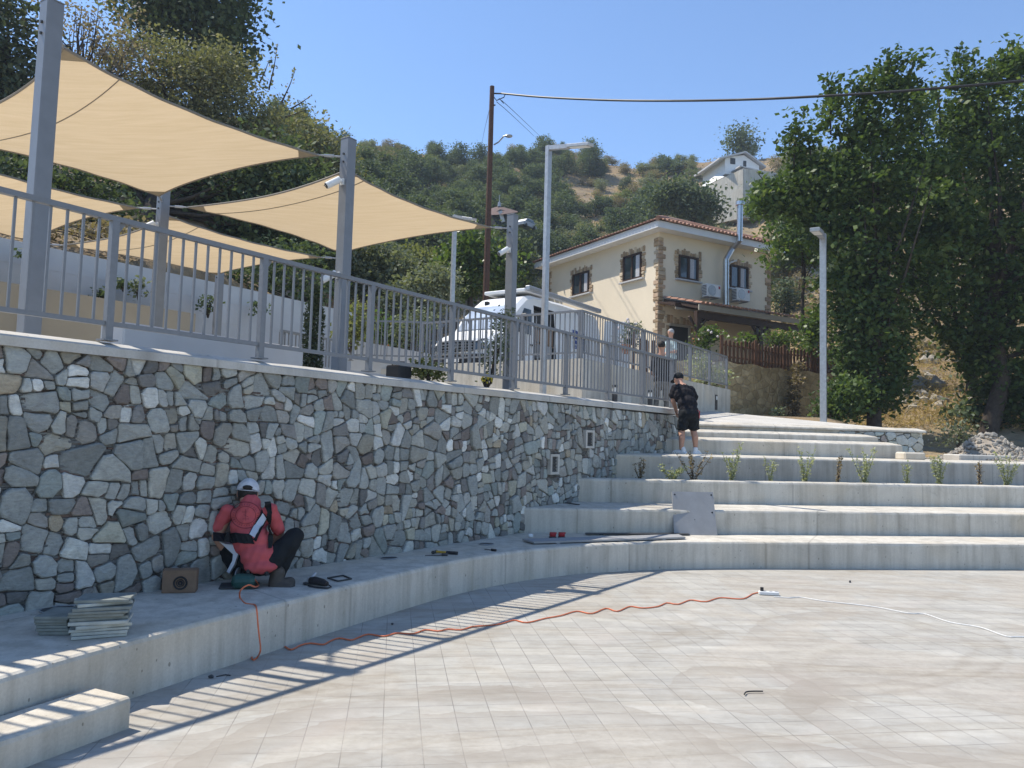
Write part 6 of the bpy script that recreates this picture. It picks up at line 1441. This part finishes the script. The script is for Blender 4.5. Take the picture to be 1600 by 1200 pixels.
# cords and power strip
cord = [onl(398, 905, .40), onl(404, 914, .36), onl(398, 917, .42), onl(388, 914, .45), onl(376, 922, .42), onl(375, 934), onl(384, 943), onl(397, 944.5)]
edge = [aty(401, 952, 5.50), aty(403.5, 980, 5.48), aty(406, 1002, 5.47), aty(407, 1016, 5.40)]
gp = [(402, 1027), (395, 1031), (394, 1022), (400, 1011), (409, 1005), (430, 1004), (445, 1010), (455, 1015), (470, 1008), (485, 1005), (505, 1007), (515, 1002), (530, 997), (548, 1000), (560, 996), (575, 991), (600, 994), (620, 989), (645, 990), (665, 984), (685, 986), (700, 983), (720, 984), (738, 979), (752, 978), (780, 975), (803, 969), (823, 972.6), (852, 966), (875, 962), (901, 955), (924, 958.5), (947, 950.5), (964, 955), (984, 947.6), (1004, 950), (1027, 947.6), (1042, 942), (1059, 944), (1079, 937.5), (1102, 940), (1125, 934), (1159.5, 935.5), (1177, 927.5), (1192, 925)]
m = MB(); m.tube(catmull(cord+edge+[atz(x, y, .008) for x, y in gp], .03), .0062, 6)
o = m.build('extension_cord', 'orange', origin=atz(402, 1027, 0)); tag(o, 'orange cord running from the cutter over the ledge and wriggling across the plaza', 'cord')
q = atz(1201, 930, 0); ax = axr(-8); root = thing('power_strip', 'white power strip lying in the middle of the plaza', 'power strip', q)
m = MB(); m.cbox(q+V3(0, 0, .022), (.21, .06, .04), .008, ax); m.build('housing', 'whiteplastic', root); m = MB()
for k in (-.04, .02, .08): m.cyl(q+ax[0]*k+V3(0, 0, .042), q+ax[0]*k+V3(0, 0, .044), .018, n=14)
m.build('socket', 'galv', root); m = MB(); m.cyl(q-ax[0]*.07+V3(0, 0, .04), q-ax[0]*.07+V3(0, 0, .08), .018, n=10); m.build('plug', 'black', root)
m = MB(); m.tube(catmull([atz(x, y, .007) for x, y in [(1209, 932), (1234, 934), (1250, 933), (1287, 939), (1366, 948), (1419, 958), (1444, 959), (1484, 972), (1531, 980), (1572, 994), (1600, 995), (1700, 999)]], .05), .0052, 6)
o = m.build('extension_cord', 'whiteplastic', origin=q); tag(o, 'white cord running from the power strip off to the right', 'cord')
m = MB(); m.tube(catmull([atz(x, y, .012) for x, y in [(1163, 1085), (1166, 1081), (1176, 1080), (1192, 1080)]], .02), .0045, 6); o = m.build('cable_end', 'black', origin=atz(1163, 1085, 0)); tag(o, 'short black cable end poking out of the plaza tiles', 'cable end')
for k, (x, y, r_, lb) in enumerate(((330, 1057, .022, 'dark clod lying on the plaza at the foot of the ledge'), (613, 974.5, .014, 'small dark chip on the shaded plaza tiles'), (1328, 909, .02, 'tiny dark chip on the far plaza'))):
    m = MB(); rock(m, atz(x, y, .01), r_, np.random.default_rng(k)); 
    if k == 0: m.tube([atz(338, 1057, .006), atz(352, 1054, .006), atz(360, 1055, .006)], .004, 5)
    o = m.build('debris_chip', 'dark', origin=atz(x, y, 0)); tag(o, lb, 'chip')

# ================================================================== PEOPLE
def cap_(m, p0, p1, r0_, r1_=None):
    r1_ = r0_ if r1_ is None else r1_; m.tube([p0, p1], [r0_, r1_], 14); m.ell(p0, r0_, n=14); m.ell(p1, r1_, n=14)
def remesh(name, m, mat, parent, vox, it=6, wr=0):
    o = m.build(name, mat, parent)
    md = o.modifiers.new('r', 'REMESH'); md.mode = 'VOXEL'; md.voxel_size = vox; md.use_smooth_shade = True
    sm = o.modifiers.new('s', 'SMOOTH'); sm.factor = .5; sm.iterations = it
    bpy.context.view_layer.update(); dg = bpy.context.evaluated_depsgraph_get(); me = bpy.data.meshes.new_from_object(o.evaluated_get(dg)); o.modifiers.clear(); o.data = me
    if wr:                                                  # cloth folds
        for v in me.vertices:
            c = np.array(v.co); k = wr*(math.sin(c[2]*70+c[0]*25)+math.sin(c[0]*90-c[2]*40+c[1]*30))*.5
            v.co += v.normal*k
    for p in me.polygons: p.use_smooth = True
    return o
def hand(m, w_, d, n, s=1.0, curl=.5, side=1):
    """palm and five separate fingers: w_ wrist, d pointing direction, n back of the hand"""
    d = d/np.linalg.norm(d); n = n-d*(n@d); n /= np.linalg.norm(n); x = np.cross(d, n)*side
    m.ell(w_+d*.045*s, (.042*s, .052*s, .018*s), (x, d, n), 12); cap_(m, w_-d*.02*s, w_+d*.02*s, .026*s, .026*s)
    for k, (o_, L) in enumerate(((-.031, .068), (-.011, .078), (.011, .074), (.030, .058))):
        a = w_+d*.085*s+x*o_*s; b = a+(d*math.cos(curl*.5)-n*math.sin(curl*.5))*L*.5*s; e = b+(d*math.cos(curl*1.6)-n*math.sin(curl*1.6))*L*.5*s
        cap_(m, a-d*.02*s, b, .0088*s, .0082*s); cap_(m, b, e, .0082*s, .0066*s)
    a = w_+d*.03*s-x*.035*s; b = a-x*.028*s+d*.03*s-n*.01*s; cap_(m, a, b, .011*s, .0095*s); cap_(m, b, b+d*.028*s-n*.012*s, .0095*s, .0075*s)
def head(m, c, f, up, s=1.0):
    f = f/np.linalg.norm(f); up = up-f*(up@f); up /= np.linalg.norm(up); x = np.cross(f, up)
    m.ell(c, (.078*s, .098*s, .108*s), (x, f, up), 16); m.ell(c+f*.03*s-up*.06*s, (.056*s, .062*s, .062*s), (x, f, up), 12)
    m.ell(c+f*.1*s-up*.018*s, (.012*s, .018*s, .022*s), (x, f, up), 8)
    m.ell(c+f*.083*s-up*.062*s, (.024*s, .012*s, .009*s), (x, f, up), 8)
    for s_ in (-1, 1): m.ell(c+x*.08*s*s_-up*.01*s, (.012*s, .022*s, .032*s), (x, f, up), 8)
    return f, up, x
def eyes(c, f, up, x, parent, s=1.0):
    m = MB()
    for s_ in (-1, 1): m.ell(c+f*.088*s+x*.032*s*s_+up*.006*s, (.013*s, .008*s, .007*s), (x, f, up), 8)
    m.build('eyes', 'black', parent)
M['shirt_red'] = plain('coral_red_cotton', (.50, .095, .10), .85, .10, 7, .15, 0, .3)
M['work_black'] = plain('black_work_cloth', (.016, .018, .020), .85, .3, 12, .15, 0, .3)
M['tee_black'] = plain('black_cotton', (.014, .013, .016), .85, .3, 10, .15, 0, .3)
M['cap_cotton'] = plain('white_cotton', (.58, .58, .60), .95, .12, 30, .1, 0, .4)
M['boot'] = plain('dark_brown_boot_leather', (.075, .062, .05), .7, .3, 20)
M['camo'] = plain('mottled_grey_trousers', (.16, .145, .125), .9, .5, 14)
M['teal'] = plain('white_and_teal_patterned_cloth', (.38, .48, .48), .85, .5, 9)
M['grey_panel'] = plain('pale_grey_panel', (.50, .53, .58), .8, .08, 10)
# --- crouching man in the red shirt, seen from behind
D1 = onl(425, 915)[1]; mp = lambda x, y, dd=0: aty(x, y, D1+dd)
base = onl(408, 915); root = thing('person', 'person crouching by the stone wall in red shirt, black trousers and white backwards cap', 'person', base)
hc_ = mp(387, 771, .22); f_ = V3(-.25, .80, -.55); u_ = V3(-.08, .55, .8)
m = MB(); f_, u_, x_ = head(m, hc_, f_, u_, .98); cap_(m, hc_-u_*.06-f_*.02, mp(391, 793, .13), .056, .062)
cap_(m, mp(391, 800, .11), mp(405, 865, .02), .07, .07)
lh, rhd = mp(366, 884, .22), mp(392, 878, .26)
cap_(m, mp(355, 806, .12), mp(340, 838, .12), .040, .036); cap_(m, mp(338, 838, .10), lh, .040, .028); hand(m, lh, V3(.15, .25, -.8), V3(-.6, -.6, .1), 1.0, .9, 1)
cap_(m, mp(422, 804, .12), mp(436, 832, .21), .040, .036); cap_(m, mp(437, 832, .22), rhd, .038, .028); hand(m, rhd, V3(-.4, .3, -.7), V3(.4, -.7, .2), 1.0, .9, -1)
remesh('body', m, 'skin', root, .0065, 4); eyes(hc_, f_, u_, x_, root, .98)
m = MB(); m.ell(hc_-u_*.006-f_*.016, (.083, .100, .090), (x_, f_, u_), 18); remesh('hair', m, 'hair', root, .009, 3)
cu = u_*.86-f_*.50; cf = f_*.86+u_*.50; m = MB(); nC = 20; vs = []
for i in range(9):
    th = math.pi*.5*i/8*.92
    for j in range(nC):
        ph = 2*math.pi*j/nC; vs.append(hc_+cu*.026+x_*.093*math.sin(th)*math.cos(ph)+cf*.110*math.sin(th)*math.sin(ph)+cu*(.100*math.cos(th)+.006*math.sin(ph*3)))
m.add(vs, [(i*nC+j, i*nC+(j+1) % nC, (i+1)*nC+(j+1) % nC, (i+1)*nC+j) for i in range(8) for j in range(nC)])
m.tube([hc_+cu*.028+x_*.098*math.cos(a)+cf*.114*math.sin(a) for a in np.linspace(0, 6.283, 25)], .003, 5)
m.extr([hc_+u_*.045+f_*.10+x_*.07, hc_+u_*.03+f_*.18+x_*.05, hc_+u_*.03+f_*.18-x_*.05, hc_+u_*.045+f_*.10-x_*.07], u_*.008)
cp = m.build('cap', 'cap_cotton', root, smooth=False)
m = MB(); q = hc_-cf*.098+cu*.052; m.ell(q, (.042, .016, .021), (x_, cf, cu), 14); m.build('cap_opening', 'hair', cp)
m = MB()
m.ell(mp(388, 806, .10), (.150, .12, .10), n=16); m.ell(mp(388, 822, .08), (.152, .118, .15), n=16); m.ell(mp(394, 846, .03), (.165, .13, .14), n=16); m.ell(mp(404, 868, .0), (.150, .14, .12), n=16); m.ell(mp(408, 884, -.04), (.140, .13, .062), n=16)
cap_(m, mp(356, 799, .12), mp(340, 825, .13), .064, .060); cap_(m, mp(422, 797, .12), mp(435, 827, .19), .062, .056); cap_(m, mp(391, 788, .15), mp(390, 802, .10), .088, .11)
shirt = remesh('shirt', m, 'shirt_red', root, .0085, 8, .0055)
bv = BVHTree.FromPolygons([tuple(np.array(v.co)+wl(shirt)) for v in shirt.data.vertices], [tuple(p.vertices) for p in shirt.data.polygons])
def onto(x, y, off=.006):
    q = ray(x, y); h = bv.ray_cast(Vector(mp(x, y, -1.2)), Vector(q).normalized())
    return (np.array(h[0])+np.array(h[1])*off) if h[0] is not None else mp(x, y, -.12)
def ribbon(m, A, B, off=.008):
    """a band lying on the shirt between two rows of picture points"""
    a = [onto(*p, off) for p in A]; b = [onto(*p, off) for p in B]; n = len(a); th = np.array(V3(0, -.006, .002))
    vs = a+b+[p-th*1.5 for p in a]+[p-th*1.5 for p in b]
    m.add(vs, [(i, i+1, n+i+1, n+i) for i in range(n-1)]+[(i, i+1, 2*n+i+1, 2*n+i) for i in range(n-1)]+[(n+i, n+i+1, 3*n+i+1, 3*n+i) for i in range(n-1)]+[(0, n, 3*n, 2*n), (n-1, 2*n-1, 4*n-1, 3*n-1)])
lin = lambda p, q, n=9: [(p[0]+(q[0]-p[0])*i/(n-1), p[1]+(q[1]-p[1])*i/(n-1)) for i in range(n)]
m = MB(); ribbon(m, lin((413, 784), (418, 800), 5)+lin((418, 803), (417, 858), 9), lin((422, 786), (425, 800), 5)+lin((424, 803), (423, 858), 9), .016); ribbon(m, lin((409, 797), (387, 838)), lin((417, 806), (400, 846)), .012); ribbon(m, lin((334, 829), (392, 836)), lin((333, 845), (398, 850)), .018); m.build('harness', 'work_black', root)
m = MB(); ribbon(m, lin((409, 803), (390, 836)), lin((414, 808), (397, 840)), .020); m.build('harness_panel', 'grey_panel', root)
M['print'] = plain('faded_dark_print', (.14, .02, .03), .9, .1, 20)
m = MB()
for rr, tw in ((23.5, .0026), (15.5, .0018)):
    P = [onto(384+rr*math.cos(a), 805+rr*.87*math.sin(a), .002) for a in np.linspace(0, 6.283, 49)]; m.tube(P, tw, 5)
for k in range(30):                                        # worn ring of lettering, no longer legible
    a = 2*math.pi*k/30; r0__, r1__ = 17.6, 17.6+rt.uniform(1.6, 3.4); m.tube([onto(384+r0__*math.cos(a), 805+r0__*.87*math.sin(a), .002), onto(384+r1__*math.cos(a+.03), 805+r1__*.87*math.sin(a+.03), .002)], .0016, 4)
for x0, y0, x1, y1 in ((378, 800, 390, 800), (381, 804, 388, 808), (379, 811, 389, 811), (384, 796, 384, 814)): m.tube([onto(x0, y0, .002), onto((x0+x1)/2, (y0+y1)/2, .002), onto(x1, y1, .002)], .0014, 4)
m.build('shirt_print', 'print', root)
m = MB(); m.ell(mp(406, 884, .03), (.165, .13, .085), n=16)
cap_(m, mp(424, 876, .0), mp(461, 838, .20), .092, .078); cap_(m, mp(461, 838, .20), mp(434, 900, .06), .074, .055)
cap_(m, mp(392, 876, .04), mp(350, 852, .22), .088, .076); cap_(m, mp(350, 852, .22), mp(378, 903, .04), .074, .058)
remesh('trousers', m, 'work_black', root, .009, 6, .004)
m = MB(); m.extr([mp(x_0, y_0, -.03) for x_0, y_0 in ((342, 846), (352, 850), (384, 853), (372, 866), (366, 882), (358, 896), (354, 893), (363, 876), (364, 866))], V3(0, .13, 0)); m.build('pocket_panel', 'grey_panel', root)
m = MB(); cap_(m, mp(434, 895, .02), mp(430, 910, .0), .060, .056); m.ell(mp(441, 915, .0), (.11, .06, .035), n=12); cap_(m, mp(430, 914, .0), mp(453, 910, .02), .044, .046); m.box(mp(440, 919, .0), (.20, .11, .035))
remesh('boot', m, 'boot', root, .008, 3)
m = MB(); cap_(m, mp(378, 903, .04), mp(376, 911, .04), .052, .05); cap_(m, mp(378, 914, .05), mp(366, 913, .14), .038, .038); remesh('boot', m, 'boot', root, .008, 3)
# --- man bending over the end of the wall
def person2():
    D2 = 14.15; dz = V3(0, 0, -.022); q = lambda x, y, dd=0: aty(x, y, D2+dd)+dz
    root = thing('person', 'person in black shorts, black t-shirt and cap bending over the end of the stone wall', 'person', V3(*q(1073, 706)[:2], 1.405))
    hc2 = q(1060, 590.5, .42); f2 = V3(-.45, .75, -.45); u2 = V3(-.1, .45, .85); m = MB(); f2, u2, x2 = head(m, hc2, f2, u2, 1.0)
    cap_(m, hc2-u2*.07-f2*.02, q(1065, 604, .28), .06, .07); cap_(m, q(1066, 606, .26), q(1076, 645), .12, .13)
    e1 = q(1052, 625, .25); h1 = q(1057, 641, .36); cap_(m, q(1053, 608, .24), e1, .055, .045); cap_(m, e1, h1, .044, .033); hand(m, h1, V3(.1, .3, -.6), V3(-.8, -.3, 0), 1.05, .8, 1)
    e2 = q(1086, 628, .36); h2 = q(1076, 642, .50); cap_(m, q(1080, 610, .27), e2, .05, .043); cap_(m, e2, h2, .043, .033); hand(m, h2, V3(-.5, .4, -.4), V3(.5, -.5, .4), 1.05, .8, -1)
    for a, b, c in ((q(1069, 648), q(1065, 671, .07), q(1064.5, 699, .0)), (q(1083, 648), q(1083.5, 671, .07), q(1087, 699, .02))):
        cap_(m, a, b, .085, .06); cap_(m, b, (b+c)/2+V3(0, -.035, .04), .06, .06); cap_(m, (b+c)/2+V3(0, -.035, .04), c, .06, .038)
    remesh('body', m, 'skin', root, .010, 4); eyes(hc2, f2, u2, x2, root)
    m = MB(); m.ell(hc2+u2*.03-f2*.01, (.092, .112, .098), (x2, f2, u2), 16); m.ell(hc2+u2*.03+f2*.13, (.07, .08, .015), (x2, f2, u2), 12); remesh('cap', m, 'work_black', root, .010, 2)
    m = MB(); m.ell(q(1066, 608, .25), (.19, .13, .13), n=16); m.ell(q(1069, 617, .18), (.20, .145, .17), n=16); m.ell(q(1074, 630, .08), (.19, .15, .17), n=16); m.ell(q(1076, 640, .02), (.185, .15, .12), n=16)
    cap_(m, q(1055, 605, .25), q(1051.5, 616, .25), .082, .078); cap_(m, q(1079, 607, .27), q(1085, 619, .30), .08, .075); remesh('t_shirt', m, 'tee_black', root, .011, 6, .005)
    m = MB(); m.ell(q(1076, 645), (.195, .155, .14), n=16)
    for a, b in ((q(1070, 648), q(1066, 664.5, .05)), (q(1083, 648), q(1084, 664.5, .05))): cap_(m, a, b, .115, .098); m.tube([b, b-V3(0, 0, .05)], [.10, .105], 14)
    sh3 = remesh('shorts', m, 'work_black', root, .011, 4, .006)
    m = MB(); m.box(q(1089, 650, .0), (.05, .1, .13)); m.build('cargo_pocket', 'work_black', root)
    m = MB(); m.tube([q(1089, 639, -.05), q(1093, 641, -.06), q(1092.5, 652, -.06)], .012, 6); m.build('hanging_tool', 'red', root)
    for c, s_ in ((q(1064, 704.5, .02), -1), (q(1088, 704.5, .04), 1)):
        c = V3(c[0], c[1], 1.405); m = MB(); dd = V3(-.75, .6, 0) if s_ < 0 else V3(.55, .8, 0); dd /= np.linalg.norm(dd); n_ = V3(-dd[1], dd[0], 0)
        m.ell(c+dd*.03+V3(0, 0, .04), (.15, .055, .045), (dd, n_, V3(0, 0, 1)), 12); cap_(m, c-dd*.05+V3(0, 0, .05), c-dd*.04+V3(0, 0, .10), .05, .048); m.box(c+dd*.02+V3(0, 0, .018), (.28, .095, .034), (dd, n_, V3(0, 0, 1))); remesh('shoe', m, 'white', root, .010, 3)
person2()
def stander(label, px, d, zf, ytop, ysh, yhip, facing, shirt_mat, leg_mat, hair_mat, shw, armdir):
    k = d/1200; q = lambda x, y, dd=0: aty(x, y, d+dd); foot = V3(*q(px, ysh)[:2], zf)
    root = thing('person', label, 'person', foot); hc3 = q(px, ytop+8.3*.0145/k*1.0, 0); hc3[2] = q(px, ytop)[2]-.115
    m = MB(); f3, u3, x3 = head(m, hc3, np.array(facing, float), V3(0, 0, 1)); nk = q(px, ysh); cap_(m, hc3-u3*.07, nk, .06, .065); hip = q(px, yhip); cap_(m, nk-V3(0, 0, .1), hip, .12, .12)
    R_ = np.cross(f3, V3(0, 0, 1)); R_ /= np.linalg.norm(R_)
    for s_ in (-1, 1):
        sh4 = nk+R_*shw*s_-V3(0, 0, .08); el = sh4+R_*.05*s_-V3(0, 0, .27)+f3*.05; wr_ = el+f3*armdir[0]+V3(0, 0, armdir[1])-R_*.08*s_
        cap_(m, sh4, el, .052, .042); cap_(m, el, wr_, .042, .03); hand(m, wr_, f3*.7+V3(0, 0, -.25), V3(0, 0, 1)+R_*.4*s_, 1.0, .6, s_)
    remesh('body', m, 'skin', root, .011, 4); eyes(hc3, f3, u3, x3, root)
    m = MB(); m.ell(hc3+u3*.028-f3*.02, (.088, .104, .098), (x3, f3, u3), 16); remesh('hair', m, hair_mat, root, .012, 2)
    m = MB(); m.ell(nk-V3(0, 0, .14), (shw+.03, .155, .17), (R_, f3, V3(0, 0, 1)), 16); m.ell((nk+hip)/2, (shw*.98, .155, .28), (R_, f3, V3(0, 0, 1)), 16); m.ell(hip+V3(0, 0, .06), (.19, .155, .17), (R_, f3, V3(0, 0, 1)), 16)
    for s_ in (-1, 1): sh4 = nk+R_*shw*s_-V3(0, 0, .08); cap_(m, sh4-R_*.03*s_, sh4+R_*.035*s_-V3(0, 0, .18)+f3*.03, .08, .07)
    remesh('shirt', m, shirt_mat, root, .012, 5, .004)
    m = MB(); m.ell(hip-V3(0, 0, .02), (.185, .15, .15), (R_, f3, V3(0, 0, 1)), 16)
    for s_ in (-1, 1): a = hip+R_*.09*s_-V3(0, 0, .08); kn = foot+R_*.11*s_+V3(0, 0, .48)+f3*.02; cap_(m, a, kn, .09, .068); cap_(m, kn, foot+R_*.12*s_+V3(0, 0, .10), .066, .055)
    remesh('trousers', m, leg_mat, root, .012, 4, .005)
    for s_ in (-1, 1): m = MB(); c = foot+R_*.12*s_; m.ell(c+f3*.05+V3(0, 0, .04), (.05, .14, .045), (R_, f3, V3(0, 0, 1)), 12); cap_(m, c+V3(0, 0, .05), c+V3(0, 0, .11), .05, .05); remesh('shoe', m, 'boot', root, .011, 3)
stander('person in a dark t-shirt and mottled trousers standing behind the balustrade', 1034, 17.3, 2.19, 533, 558, 598, (.35, .92, -.1), 'tee_black', 'camo', 'hair', .185, (.22, -.05))
stander('grey haired person in a white and teal shirt by the house door', 1048, 22.4, ZP, 514, 532, 562, (-.8, -.55, -.2), 'teal', 'work_black', 'greyhair', .18, (.24, .03))
